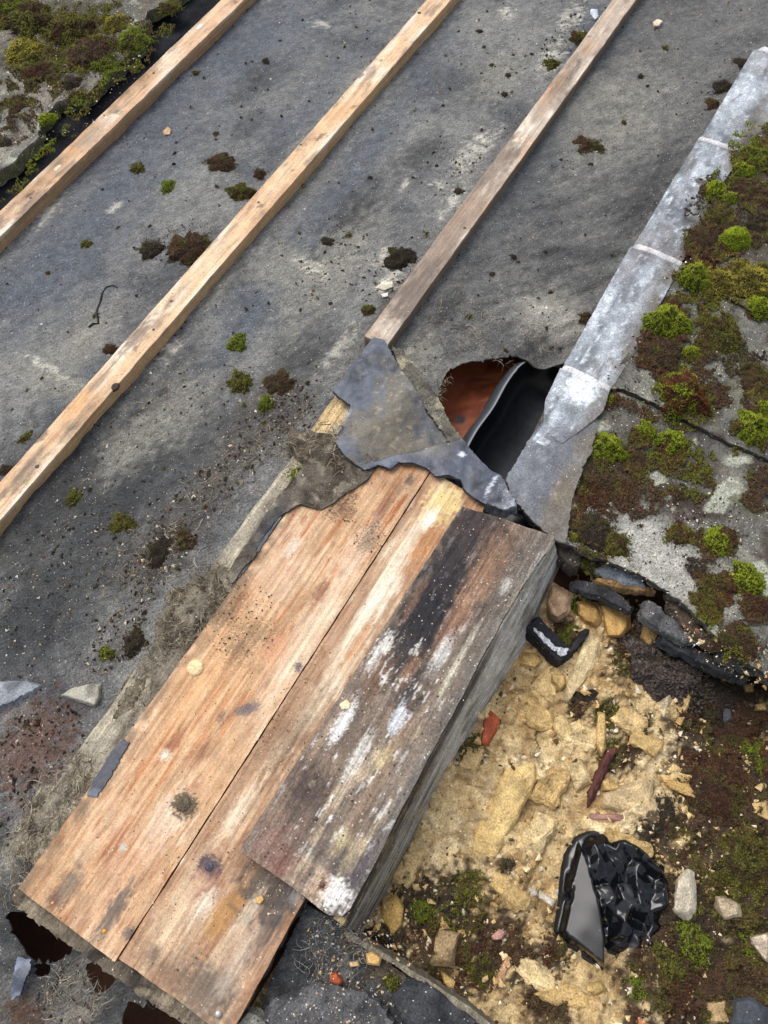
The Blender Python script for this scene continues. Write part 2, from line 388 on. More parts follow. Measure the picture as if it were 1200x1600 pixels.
def ground(px, py, zf, z0=0.0):
    z = z0
    for _ in range(4):
        q = UV(px, py, z); z = float(zf(np.array([q[0]]), np.array([q[1]]))[0])
    p = P(px, py, z); return p, z, UV(px, py, z)
rng = np.random.default_rng(7); random.seed(7)

# ================================================================== STRUCTURE
# void deck seen through the holes
def c_void(u, v):
    c = base(u, S(82, 50, 33), .7); c[:, :3] *= (1 + .4 * fbm(u * 8, v * 90, 3, 2))[:, None]; return c
tag(sheet('roof_void_floor', [(-1.2, -2.2), (2.4, -2.2), (2.4, 1.6), (-1.2, 1.6)],   .05, -.145, c_void, M['plain'], thick=.02, grid_fit=True), kind='structure')

# roofing felt
HOLE = [(683, 638), (686, 606), (698, 576), (722, 560), (748, 556), (766, 552), (790, 546), (812, 541), (836, 548), (850, 560), (872, 563), (896, 566),
        (850, 640), (806, 736), (786, 752), (742, 720), (712, 688), (696, 660)]
HOLE2 = [(14, 1424), (34, 1424), (60, 1436), (94, 1452), (112, 1470), (108, 1494), (84, 1504), (60, 1506), (44, 1498), (34, 1480), (20, 1460)]
HOLE3 = [(128, 1510), (150, 1500), (178, 1518), (178, 1534), (162, 1552), (146, 1556), (136, 1534)]
HOLE4 = [(196, 1566), (222, 1572), (252, 1582), (276, 1612), (210, 1640), (186, 1600)]
HOLE5 = [(46, 1508), (72, 1506), (76, 1522), (60, 1528), (48, 1524)]
def c_felt(u, v):
    c = base(u, S(119, 119, 117), .72)
    n = fbm(u * 6, v * 6, 4, 51); n2 = fbm(u * 22, v * 22, 4, 52)
    mixc(c, S(136, 136, 131), sst(-.05, .5, n + .4 * n2) * .8)
    mixc(c, S(76, 79, 82), sst(.0, .55, -n + .5 * n2) * .75)
    wet = lambda *a, **k: mixc(c, S(90, 97, 105), blob(u, v, *a, soft=.8, warp=.9, freq=2, **k) * .75, .5)
    wet(190, 290, 230, 60); wet(70, 430, 120, 60); wet(300, 110, 200, 40); wet(420, 60, 120, 60); wet(500, 160, 160, 30)
    wet(560, 260, 200, 22); wet(640, 120, 140, 20); wet(340, 560, 260, 14); wet(930, 60, 90, 40); wet(850, 260, 160, 26); wet(400, 480, 60, 40); wet(120, 620, 90, 30)
    strip = sst(-.40, -.36, v)
    mixc(c, S(94, 93, 90), strip * .6)
    dark = lambda *a, **k: mixc(c, S(62, 63, 63), blob(u, v, *a, soft=.8, warp=.8, freq=2, **k) * .8)
    dark(905, 390, 60, 16, ang=60); dark(1010, 300, 120, 25); dark(660, 240, 40, 22, ang=20); dark(560, 330, 60, 30); dark(60, 760, 120, 70); dark(120, 900, 140, 80)
    dark(260, 700, 120, 60); dark(60, 980, 60, 60); dark(620, 470, 50, 20); dark(700, 480, 40, 14); dark(400, 130, 50, 20); dark(470, 560, 60, 40); dark(540, 640, 40, 30); dark(90, 1520, 70, 50); dark(180, 1560, 60, 40); dark(30, 1450, 40, 40); dark(130, 760, 200, 90); dark(250, 640, 60, 40)
    sand = lambda *a, **k: mixc(c, S(146, 144, 133), blob(u, v, *a, soft=.7, warp=.8, freq=2, **k) * .75)
    sand(580, 130, 60, 40); sand(480, 240, 90, 26); sand(520, 420, 120, 40); sand(330, 440, 60, 30); sand(280, 640, 70, 40); sand(90, 600, 80, 22, ang=80); sand(130, 530, 60, 30)
    sand(960, 180, 120, 60); sand(200, 700, 60, 30); sand(850, 480, 50, 45); sand(780, 120, 60, 30); sand(440, 420, 40, 40); sand(760, 600, 20, 60); sand(650, 560, 60, 30)
    pale = lambda *a, **k: mixc(c, S(204, 200, 184), blob(u, v, *a, soft=.5, warp=1.3, freq=3.5, **k) * sst(-.5, .25, fbm(u * 70, v * 70, 3, 57)) * .85)
    pale(742, 232, 46, 17, ang=6); pale(705, 318, 34, 8); pale(862, 90, 34, 14); pale(893, 28, 36, 14); pale(76, 330, 38, 9); pale(610, 440, 26, 18); pale(178, 326, 14, 6); pale(528, 545, 48, 8, ang=4)
    pale(265, 545, 18, 12); pale(75, 575, 8, 42); pale(632, 290, 12, 4); pale(690, 290, 8, 12); pale(500, 35, 8, 14)
    pale(600, 405, 20, 12); pale(480, 415, 10, 30); pale(790, 20, 14, 10)
    mixc(c, S(178, 172, 160), blob(u, v, 860, 495, 28, 42, soft=.8, warp=.5) * .7)  # highlight on the bulging felt above the hole, painted as a pale patch
    # dirt washed against the boards, reddish crumbs at the bottom
    br = lambda *a, **k: mixc(c, S(80, 74, 66), blob(u, v, *a, soft=.6, warp=1.0, freq=2.5, **k) * .5)
    br(300, 800, 130, 34); br(380, 700, 110, 40); br(250, 870, 60, 40); br(450, 640, 50, 40); br(190, 1000, 60, 26); br(460, 770, 60, 26); br(390, 640, 60, 20)
    mixc(c, S(100, 62, 42), blob(u, v, 55, 1170, 70, 60, soft=.6, warp=1.2, freq=3) * .7)
    mixc(c, S(150, 146, 136), blob(u, v, 120, 1560, 60, 30, soft=.6, warp=.8, freq=3) * .8)
    mixc(c, S(92, 62, 40), blob(u, v, 30, 1590, 26, 30, soft=.6, warp=1, freq=3) * .8)
    mixc(c, S(165, 160, 145), blob(u, v, 20, 1330, 60, 14, soft=.5, warp=.7, freq=3) * .7)
    c[:, :3] *= (1 + .22 * fbm(u * 70, v * 70, 4, 55) + .12 * fbm((u * .75 + v * .66) * 14, (v * .75 - u * .66) * 70, 3, 58))[:, None]
    return c
FE = [(-.75, -1.9), (2.1, -1.9), (2.1, -.05), (.50, -.05), UV(735, 800), UV(600, 740, 0), (.30, -.36), (-.18, -.36), (-.235, -.34), UV(170, 1520), UV(255, 1588), UV(330, 1660), (-.75, -.02)]
felt = tag(sheet('roofing_felt', FE, .005, z_felt, c_felt, M['felt'], thick=.003, rag=.002, holes=[polyuv(h) for h in (HOLE, HOLE2, HOLE3, HOLE4, HOLE5)], seed=5, loc=(0, 0, 0)), kind='structure')

# rubble bed
def c_rub(u, v):
    c = base(u, S(208, 183, 136), .9)
    n = fbm(u * 9, v * 9, 4, 61); n2 = fbm(u * 40, v * 40, 4, 62)
    mixc(c, S(230, 210, 168), sst(0, .5, n + .6 * n2) * .8)
    mixc(c, S(168, 136, 88), sst(.1, .6, -n + .7 * n2) * .6)
    d, i = cellnoise((u + .010 * fbm(u * 16, v * 16, 2, 5)) * 30, (v + .010 * fbm(u * 16, v * 16, 2, 6)) * 30, 48); mixc(c, S(118, 88, 50), sst(.5, .66, d) * .45); c[:, :3] *= (.86 + .28 * i)[:, None]
    mixc(c, S(122, 92, 54), sst(.2, .5, fbm(u * 60, v * 60, 3, 63)) * .5)
    zz = -.06
    moss = lambda px, py, a, b, k=.95, ang=0: mixc(c, S(64, 52, 41), blob(u, v, px, py, a, b, ang, zz, soft=.3, warp=1.0, freq=2.5, seed=px) * k)
    for q in MOSSZONES: moss(*q[:4])
    return c
MOSSZONES = [(1150, 1150, 95, 90), (1130, 1290, 120, 85), (1160, 1400, 110, 90), (1060, 1460, 80, 90), (1060, 1540, 90, 90), (1160, 1530, 90, 90), (720, 1420, 60, 50), (650, 1410, 40, 40),
             (690, 1500, 46, 60), (770, 1480, 60, 40), (950, 1400, 40, 40), (1010, 1320, 60, 30), (870, 1480, 40, 26), (850, 1560, 30, 40), (740, 1170, 26, 20), (600, 1480, 40, 40), (900, 1110, 22, 12), (990, 1160, 50, 18),
             (960, 1180, 26, 26), (1110, 1090, 60, 40), (1080, 1190, 50, 30), (820, 1500, 30, 24), (560, 1500, 60, 26), (790, 1350, 14, 12), (990, 1010, 60, 30), (880, 990, 30, 20), (950, 1120, 24, 24), (1190, 1060, 60, 40), (1290, 1180, 110, 90), (1310, 1400, 120, 110), (1280, 1590, 100, 90), (1060, 1680, 120, 60), (820, 1700, 90, 40)]
RB = [(-.6, -.07), (-.05, -.055), (.44, -.05), (.46, .2), (.46, 1.05), (-.6, 1.05)]
tag(sheet('rubble_ground', RB, .0034, z_rubble, c_rub, M['mortar'], thick=.02, seed=6, loc=(0, 0, -.06)), kind='structure')

# ================================================================== BATTENS
def blob_u(u, seed): return sst(.2, .5, fbm(u * 4.5, u * 0 + seed, 3, seed + 6))
def wood_cols(basec, seed, stains=()):
    def f(u, v):
        c = base(u, basec, .62)
        n = fbm(u * 7, v * 30, 4, seed); g = fbm(u * 3, v * 160, 3, seed + 1)
        mixc(c, S(222, 206, 186), sst(.0, .5, n) * .85); mixc(c, S(188, 144, 106), sst(.05, .6, -n + .5 * g) * .6)
        mixc(c, S(128, 112, 98), sst(.15, .5, fbm(u * 11, v * 45, 4, seed + 2)) * .75); mixc(c, S(96, 80, 66), sst(.46, .58, fbm(u * 21, v * 48, 5, seed + 5)) * .7); mixc(c, S(198, 150, 100), blob_u(u, seed) * .5)
        for fn in stains: fn(c, u, v)
        return c
    return f
def batten(name, u0, u1, v0, v1, zt, zb, colf, material, label, step=.003, side=None, cat='batten', group=None, taper=0, **k):
    zf = lambda u, v: zt + .0008 * fbm(u * 20, v * 60, 2, 8)
    o = sheet(name, [(u0, v0), (u1, v0), (u1, v1), (u0, v1)], step, zf, colf, material, thick=zt - zb, side=side, seed=int(abs(v0) * 100), sidej=.06, rough_side=.0008, **{'rag': .0009, 'sfreq': 22, **k})
    if label: tag(o, label, cat, group)
    return o
BT = .024
def vz(px, py, z=BT): return UV(px, py, z)
uvr = [(vz(0, 330)[1], vz(0, 370)[1]), (vz(667, 0)[1], vz(704, 0)[1]), (vz(957, 0)[1], vz(993, 0)[1])]
G1 = 'timber battens across the roofing felt'
grey = lambda px, py, a, b, k=.8, col=(112, 98, 86): (lambda c, u, v: mixc(c, S(*col), blob(u, v, px, py, a, b, 0, BT, soft=.5, warp=.8, freq=2) * k))
b1 = batten('timber_batten', -.5, 2.0, uvr[0][0], uvr[0][1], BT, -.006, wood_cols(S(198, 166, 134), 71, (grey(140, 215, 30, 14, .6, (150, 140, 130)), grey(50, 320, 40, 10), grey(265, 90, 30, 12, .7, (225, 205, 180)))), M['wood'],
       'pale timber batten beside the black felt strip under the mossy slate', side=S(158, 128, 96), group=G1)
b2 = batten('timber_batten', -.5, 2.0, uvr[1][0], uvr[1][1], BT, -.006, wood_cols(S(210, 178, 142), 75, (grey(215, 525, 36, 12), grey(120, 660, 60, 10, .5), grey(40, 740, 40, 12, .7), grey(570, 100, 24, 12, .6), grey(630, 40, 22, 10, .9, (205, 190, 172)), grey(470, 220, 26, 12, .5))), M['wood'],
       'clean timber batten with a dark knot, middle of the three across the felt', side=S(188, 152, 110), group=G1)
b3 = batten('timber_batten', vz(600, 540)[0], 2.0, uvr[2][0], uvr[2][1], BT, -.006, wood_cols(S(172, 158, 142), 79, (grey(700, 370, 150, 26, .85, (140, 122, 106)), grey(650, 460, 80, 26, .9, (112, 100, 90)), grey(780, 250, 60, 18, .7), grey(880, 130, 50, 14, .6), grey(608, 515, 20, 26, .8, (190, 176, 160)))), M['wood'],
       'greyish weathered batten ending at the torn black felt near the hole', side=S(122, 104, 86), group=G1)
bpy.context.view_layer.update()
def dot(name, px, py, z, r, col, parent, mt='plain', h=.0015, oval=1.0, rough=.5, n=12):
    p = P(px, py, z); R = r * MPP(px, py, z)
    V = [[0, 0, h]]; 
    for rr, hh in ((.6, h * .9), (1, h * .35), (1.02, -.003)):
        for i in range(n):
            t = 2 * math.pi * i / n; V.append([math.cos(t) * R * rr * oval, math.sin(t) * R * rr, hh])
    F3 = np.array([[0, 1 + i, 1 + (i + 1) % n] for i in range(n)])
    F4 = np.array([[1 + k * n + i, 1 + (k + 1) * n + i, 1 + (k + 1) * n + (i + 1) % n, 1 + k * n + (i + 1) % n] for k in range(2) for i in range(n)])
    V = np.array(V); me = mesh_from(name, V, [F3, F4], base(V, col, rough)); o = link(name, me, M[mt]); o.rotation_euler = (0, 0, math.pi / 2 - YAW)
    o.location = Vector(p) - (parent.location if parent else Vector((0, 0, 0)))
    if parent: o.parent = parent
    return o
for px, py, r in ((268, 471, 3.2), (240, 515, 2.2), (58, 729, 3.5), (404, 316, 2), (470, 226, 2), (655, 20, 3)):
    dot('nail_head', px, py, BT, r, S(62, 48, 44), b2, h=.0008)
dot('knot', 179, 604, BT - .0005, 6.5, S(58, 40, 34), b2, 'oldwood', h=.0012, oval=1.3)
for px, py, r, c_ in ((312, 42, 3.5, (232, 224, 212)), (90, 262, 3.5, (232, 214, 184)), (166, 184, 3, (214, 206, 194)), (242, 110, 3, (176, 170, 160)), (240, 114, 1.8, (60, 52, 46)), (48, 309, 2.2, (110, 96, 84))): dot('nail_head', px, py, BT, r, S(*c_), b1, h=.0008, oval=2.2 if r > 3 else 1)
for px, py, r in ((800, 142, 2.5), (726, 356, 2.5)): dot('nail_head', px, py, BT, r, S(90, 74, 62), b3, h=.0008)

# grey batten under the felt beside the boards
def c_greyb(u, v):
    c = base(u, S(158, 150, 132), .85); n = fbm(u * 10, v * 50, 4, 91)
    mixc(c, S(112, 104, 92), sst(0, .5, n)); mixc(c, S(190, 180, 156), sst(.1, .5, -n) * .8)
    mixc(c, S(200, 170, 118), blob(u, v, 515, 650, 40, 22, 0, .02, warp=.4) * .8)
    mixc(c, S(88, 82, 74), blob(u, v, 250, 990, 60, 40, 0, .02, warp=.8) * .7)
    return c
ga = UV(20, 1330, .022); gb = UV(545, 632, .022)
GV0, GV1 = UV(100, 1145, .022)[1] - .0, UV(470, 762, .022)[1]
GV0 = UV(118, 1150, .022)[1]; GV1 = UV(165, 1180, .022)[1]
gbat = batten('grey_batten', UV(25, 1330, .022)[0], UV(540, 615, .022)[0], UV(435, 742, .022)[1], UV(482, 755, .022)[1] + .004, .022, -.01, c_greyb, M['oldwood'],
       'dusty grey batten lying along the edge of the bare boards', side=S(110, 102, 90), rag=.0025)

# ================================================================== BOARDS
ZB = .036
def streaks(u, v, su, sv, seed, lo, hi): return sst(lo, hi, fbm(u * su, v * sv, 3, seed))
def lerpmask(c, u, v, col, px, py, ru, rv, k, z, soft=.6, warp=.8, freq=2, ang=0, rough=None): 
    mixc(c, S(*col), blob(u, v, px, py, ru, rv, ang, z, soft=soft, warp=warp, freq=freq) * k, rough)
def bend(u, v, z, knots):
    w = v.copy()
    for px, py in knots:
        k = UV(px, py, z); du = (u - k[0]) / .030; dv = v - k[1]; w = w - np.tanh(dv / .004) * .0085 * np.exp(-du * du - (dv / .020) ** 2)
    return w
def c_board1(u, v):
    v = bend(u, v, ZB, ((288, 1258),))
    c = base(u, S(200, 162, 124), .65); L = lambda col, px, py, ru, rv, k=.8, **q: lerpmask(c, u, v, col, px, py, ru, rv, k, ZB, **q)
    mixc(c, S(220, 188, 158), sst(-.1, .5, fbm(u * 5, v * 18, 4, 101)) * .7); mixc(c, S(172, 136, 104), sst(.05, .5, fbm(u * 9, v * 40, 4, 108)) * .7); mixc(c, S(152, 122, 96), sst(.1, .5, fbm(u * 6, v * 9, 4, 109)) * .45)
    mixc(c, S(160, 96, 54), sst(.22, .5, fbm(u * 28, v * 190, 3, 110)) * .55); mixc(c, S(232, 214, 194), sst(.25, .55, fbm(u * 22, v * 120, 4, 107)) * sst(-.1, .4, fbm(u * 6, v * 12, 2, 106)) * .6)
    mixc(c, S(120, 104, 86), sst(.02, 0, v - e1[1] - .006 - .006 * fbm(u * 30, v * 30, 3, 105)) * sst(-.5, .2, fbm(u * 40, v * 40, 3, 103)) * .75)
    st = streaks(u, v, 7, 110, 102, .12, .5)
    zone = np.clip(blob(u, v, 500, 850, 110, 60, 0, ZB, soft=.7) + blob(u, v, 210, 1270, 160, 40, 0, ZB, soft=.7) + blob(u, v, 300, 1160, 90, 40, 0, ZB, soft=.7) + blob(u, v, 620, 770, 70, 60, 0, ZB) + blob(u, v, 110, 1350, 60, 30, 0, ZB, soft=.7) + .22, 0, 1)
    mixc(c, S(184, 116, 64), st * zone * .8)
    mixc(c, S(150, 78, 42), streaks(u, v, 9, 130, 104, .3, .6) * zone * .8)
    mixc(c, S(214, 164, 116), blob(u, v, 330, 1050, 160, 40, 0, ZB, soft=.9) * .5)
    L((226, 200, 176), 480, 1000, 120, 20, .7); L((226, 196, 172), 560, 860, 60, 18, .6); L((228, 206, 184), 260, 1280, 50, 20, .7); L((220, 192, 168), 440, 900, 60, 30, .4)
    L((214, 150, 116), 430, 1012, 24, 16, .6); L((206, 160, 132), 200, 1350, 90, 40, .35)
    L((142, 92, 70), 310, 1180, 18, 12, .6); L((128, 78, 56), 500, 925, 22, 9, .6); L((150, 70, 44), 270, 1165, 30, 8, .6); L((120, 74, 52), 375, 940, 24, 8, .6)
    L((74, 62, 50), 288, 1258, 17, 15, .9, soft=.3); L((96, 92, 104), 385, 1108, 20, 8, .8, soft=.4, ang=40); L((92, 90, 102), 466, 1042, 8, 6, .9, soft=.3); L((82, 76, 82), 345, 1120, 10, 5, .6)
    L((96, 90, 84), 105, 1388, 34, 16, .7, soft=.5); L((92, 88, 88), 178, 1424, 46, 12, .8, soft=.4); L((82, 80, 90), 204, 1460, 10, 12, .8); L((110, 80, 70), 84, 1402, 10, 8, .8)
    L((110, 92, 72), 405, 985, 16, 24, .55, freq=5, warp=1.6); L((96, 82, 66), 372, 1010, 22, 22, .6, freq=6, warp=1.8); L((100, 84, 66), 350, 960, 16, 20, .6, freq=6, warp=1.8); L((92, 78, 62), 575, 845, 20, 14, .6, freq=5, warp=1.6)
    L((90, 80, 74), 640, 750, 9, 6, .8); L((120, 70, 50), 600, 790, 40, 8, .6); L((110, 84, 70), 530, 795, 16, 22, .6, freq=5, warp=1.8); L((150, 112, 84), 60, 1380, 60, 12, .5)
    L((196, 200, 196), 192, 1324, 5, 5, .9, soft=.3); L((236, 226, 216), 456, 855, 16, 6, .7); L((236, 226, 210), 258, 1180, 8, 8, .8)
    return grey_off(c, .92) * np.array([.93, .91, .84, 1])
def grey_off(c, k):
    l = (c[:, :3] @ np.array([.3, .55, .15]))[:, None]; c[:, :3] = l + (c[:, :3] - l) * k; return c
def c_board2(u, v):
    v = bend(u, v, ZB, ((327, 1354),))
    c = base(u, S(180, 144, 115), .65); L = lambda col, px, py, ru, rv, k=.8, **q: lerpmask(c, u, v, col, px, py, ru, rv, k, ZB, **q)
    mixc(c, S(156, 116, 86), sst(.0, .5, fbm(u * 5, v * 26, 4, 111)) * .7); mixc(c, S(216, 190, 160), sst(.05, .5, fbm(u * 4, v * 30, 4, 112)) * .7)
    mixc(c, S(150, 98, 60), streaks(u, v, 8, 120, 113, .2, .5) * .5); mixc(c, S(140, 90, 56), sst(.24, .5, fbm(u * 28, v * 190, 3, 116)) * .5); mixc(c, S(232, 218, 200), sst(.22, .5, fbm(u * 20, v * 120, 4, 117)) * sst(-.2, .3, fbm(u * 6, v * 12, 2, 118)) * .65)
    L((230, 216, 196), 605, 900, 150, 8, .85); L((236, 226, 208), 592, 940, 60, 14, .85); L((228, 212, 190), 545, 1035, 90, 10, .8); L((222, 204, 180), 500, 1090, 90, 14, .55); L((176, 118, 62), 665, 850, 50, 12, .7); L((190, 130, 76), 560, 1005, 50, 8, .7)
    L((226, 200, 140), 692, 786, 34, 26, .9, soft=.3); L((240, 236, 226), 672, 810, 18, 8, .9); L((150, 116, 82), 630, 970, 70, 14, .6)
    L((130, 104, 82), 455, 1130, 80, 40, .45, freq=4, warp=1.4); L((104, 84, 66), 440, 1160, 40, 20, .4, freq=5, warp=1.6)
    L((70, 66, 78), 327, 1354, 15, 13, .95, soft=.35); L((136, 82, 72), 320, 1385, 26, 15, .75); L((176, 130, 72), 352, 1425, 46, 15, .8, soft=.2, warp=.3, ang=8); L((236, 226, 214), 318, 1412, 22, 12, .7); L((230, 212, 190), 370, 1270, 40, 10, .7)
    L((222, 196, 164), 280, 1440, 60, 30, .5); L((96, 90, 84), 320, 1552, 40, 50, .75, freq=3); L((84, 82, 82), 345, 1545, 20, 20, .7); L((190, 172, 156), 372, 1500, 60, 14, .7); L((118, 98, 82), 262, 1520, 20, 60, .5); L((90, 76, 72), 240, 1490, 12, 6, .7)
    L((80, 74, 70), 425, 1380, 60, 46, .9, soft=.35); L((120, 92, 72), 400, 1330, 40, 26, .7); L((220, 200, 178), 388, 1430, 40, 10, .6); L((160, 156, 156), 460, 1400, 14, 9, .8); L((74, 72, 74), 428, 1440, 60, 14, .7)
    return grey_off(c, .92) * np.array([.93, .91, .84, 1])
ZU = .062
def c_upper(u, v):
    v = bend(u, v, ZU, ((488, 1226), (655, 1086)))
    c = base(u, S(126, 110, 95), .7); L = lambda col, px, py, ru, rv, k=.8, **q: lerpmask(c, u, v, col, px, py, ru, rv, k, ZU, **q)
    mixc(c, S(112, 92, 76), sst(.0, .5, fbm(u * 6, v * 30, 4, 121)) * .8); mixc(c, S(156, 130, 104), sst(.05, .5, fbm(u * 5, v * 40, 4, 122)) * .6)
    L((104, 96, 86), 800, 950, 190, 34, .85, warp=.6); L((98, 94, 88), 640, 1270, 240, 30, .8, warp=.6); L((112, 108, 100), 760, 1040, 120, 22, .7)
    mixc(c, S(198, 176, 142), sst(-.1, .4, fbm(u * 12, v * 50, 4, 129)) * blob(u, v, 510, 1290, 130, 60, 0, ZU, soft=.8) * .7)
    L((54, 44, 43), 742, 835, 60, 60, .92, soft=.6); L((50, 44, 44), 690, 930, 120, 50, .85, soft=.6); L((48, 42, 44), 700, 900, 60, 34, .95, soft=.35); L((38, 36, 40), 662, 970, 70, 32, .97, soft=.3); L((60, 54, 54), 625, 1030, 44, 26, .9); L((44, 42, 48), 640, 1085, 34, 18, .8)
    L((164, 124, 90), 745, 915, 66, 16, .75, soft=.6); L((146, 106, 80), 706, 980, 50, 14, .7); L((150, 110, 78), 640, 1050, 30, 10, .7); L((132, 100, 76), 770, 870, 60, 24, .6); L((132, 98, 74), 645, 940, 40, 6, .6)
    L((232, 226, 214), 592, 1020, 34, 9, .9, soft=.3, freq=3); L((120, 88, 64), 590, 1055, 40, 18, .7)
    mixc(c, S(96, 78, 64), blob(u, v, 480, 1240, 130, 50, 0, ZU) * .45)
    w = sst(.25, .40, fbm(u * 26, v * 110, 5, 127, .7) + .25 * fbm(u * 6, v * 20, 3, 126)) * np.clip(blob(u, v, 540, 1200, 200, 60, 0, ZU, soft=.8) + blob(u, v, 630, 1090, 120, 50, 0, ZU, soft=.7) + .14 + blob(u, v, 510, 1330, 120, 70, 0, ZU, soft=.7), 0, 1)
    mixc(c, S(226, 222, 212), w * .7)
    mixc(c, S(216, 196, 136), sst(.1, .4, fbm(u * 10, v * 55, 4, 128)) * np.clip(blob(u, v, 610, 1190, 140, 22, 0, ZU, soft=.7) + blob(u, v, 560, 1290, 90, 20, 0, ZU, soft=.7), 0, 1) * .7)
    L((212, 214, 218), 622, 1125, 26, 10, .9, soft=.3, freq=3); L((222, 220, 216), 535, 1130, 36, 10, .8, soft=.3, freq=3); L((222, 220, 212), 690, 1020, 30, 8, .7, freq=4); L((220, 216, 206), 560, 1180, 40, 9, .7, freq=3); L((206, 196, 168), 712, 1040, 60, 5, .8)
    L((130, 96, 84), 430, 1330, 46, 36, .7); L((118, 72, 58), 440, 1352, 26, 12, .6); L((70, 56, 54), 482, 1230, 34, 22, .75); L((78, 72, 80), 530, 1350, 30, 40, .5); L((74, 68, 76), 562, 1360, 60, 9, .8)
    L((240, 236, 228), 522, 1396, 22, 22, .95, soft=.4); L((212, 178, 140), 500, 1385, 22, 14, .6); L((116, 74, 56), 504, 1383, 8, 7, .9, soft=.3); L((70, 66, 68), 505, 1340, 10, 60, .35)
    L((164, 158, 146), 830, 900, 60, 5, .8); L((206, 200, 190), 790, 915, 14, 6, .6)
    return grey_off(c, .86)
def rect_px(z, a, b, c_, d): return polyuv([a, b, c_, d], z)
eu0 = (UV(25, 1392, ZB)[0] + UV(188, 1503, ZB)[0]) / 2
sv = (UV(627, 800, ZB)[1] + UV(188, 1502, ZB)[1] + UV(400, 1160, ZB)[1]) / 3
zb1 = lambda u, v: ZB + .0007 * fbm(u * 5, v * 120, 3, 131) + .0006 * fbm(u * 30, v * 30, 3, 132)
e1 = UV(25, 1392, ZB)
b1poly = [(eu0, e1[1]), (UV(150, 1240, ZB)[0], UV(150, 1230, ZB)[1]), (UV(190, 1190, ZB)[0], e1[1] + .002), (.5, e1[1] + .004), (.52, sv - .0012), (eu0, sv - .0012)]
bd1 = tag(sheet('wooden_board', [(eu0, e1[1]), (.475, e1[1] + .004), (.475, sv - .0009), (eu0, sv - .0009)], .0019, zb1, c_board1, M['wood'], thick=.022, grid_fit=False, rag=.0008, sfreq=30, side=S(92, 80, 66), seed=13, flare=.001),
          'orange-tan bare board beside the grey batten, widest of the three', 'board', 'bare roof boards')
b2r = UV(365, 1595, ZB); b2m = UV(470, 1415, ZB)
bd2 = tag(sheet('wooden_board', [(UV(191, 1503, ZB)[0], sv + .0009), (.470, sv + .0009), (.466, UV(755, 790, ZB)[1]), (.2, UV(470, 1415, ZB)[1]), (UV(470, 1415, ZB)[0], UV(470, 1415, ZB)[1]), (UV(366, 1600, ZB)[0] - .004, UV(366, 1600, ZB)[1] + .002), (UV(330, 1604, ZB)[0], UV(330, 1604, ZB)[1]), UV(277, 1563, ZB)], .0019, lambda u, v: zb1(u, v + 3) - .0012, c_board2, M['wood'], thick=.022, rag=.0008, sfreq=30, side=S(70, 60, 52), seed=14, flare=.001),
          'brown bare board with white streaks and a dark blue knot, in the middle', 'board', 'bare roof boards')
zu = lambda u, v: ZU + .0010 * fbm(u * 5, v * 110, 3, 141) + .0012 * fbm(u * 14, v * 14, 3, 142)
UPX = [(722, 792), (792, 812), (866, 838), (862, 850), (797, 947), (667, 1190), (548, 1420), (535, 1432), (514, 1430), (378, 1330), (380, 1318)]
bd3 = tag(sheet('weathered_board', polyuv(UPX, ZU), .0017, zu, c_upper, M['oldwood'], thick=.024, rag=.0014, sfreq=40, side=S(58, 48, 40), seed=15, flare=.0005),
          'stained blackened board with white flakes raised above the two tan boards', 'board', 'bare roof boards')
bpy.context.view_layer.update()
dot('nail_head', 163, 1455, ZB, 3.2, S(226, 150, 40), bd1, h=.002); dot('nail_head', 82, 1411, ZB, 2.2, S(214, 160, 80), bd1, h=.001)
dot('nail_head', 341, 1584, ZB, 5.5, S(196, 190, 188), bd2, 'metal', h=.003)
dot('knot', 288, 1257, ZB, 10, S(84, 74, 58), bd1, 'oldwood', h=.0005, oval=1.2); dot('knot', 327, 1354, ZB - .001, 7, S(78, 74, 86), bd2, 'oldwood', h=.0012)
dot('knot', 488, 1226, ZU, 7, S(116, 106, 92), bd3, 'oldwood', h=.0018); dot('knot', 655, 1086, ZU, 6, S(100, 92, 72), bd3, 'oldwood', h=.0012); dot('nail_head', 504, 1383, ZU, 4, S(80, 50, 42), bd3, h=.001); dot('nail_head', 494, 1280, ZU, 3, S(56, 48, 46), bd3, h=.001)
tag(dot('lichen_disc', 305, 1043, ZB + .0008, 13, S(222, 194, 150), None, 'stone', h=.0015), 'round cream coloured lichen disc on the orange-tan board', 'lichen')

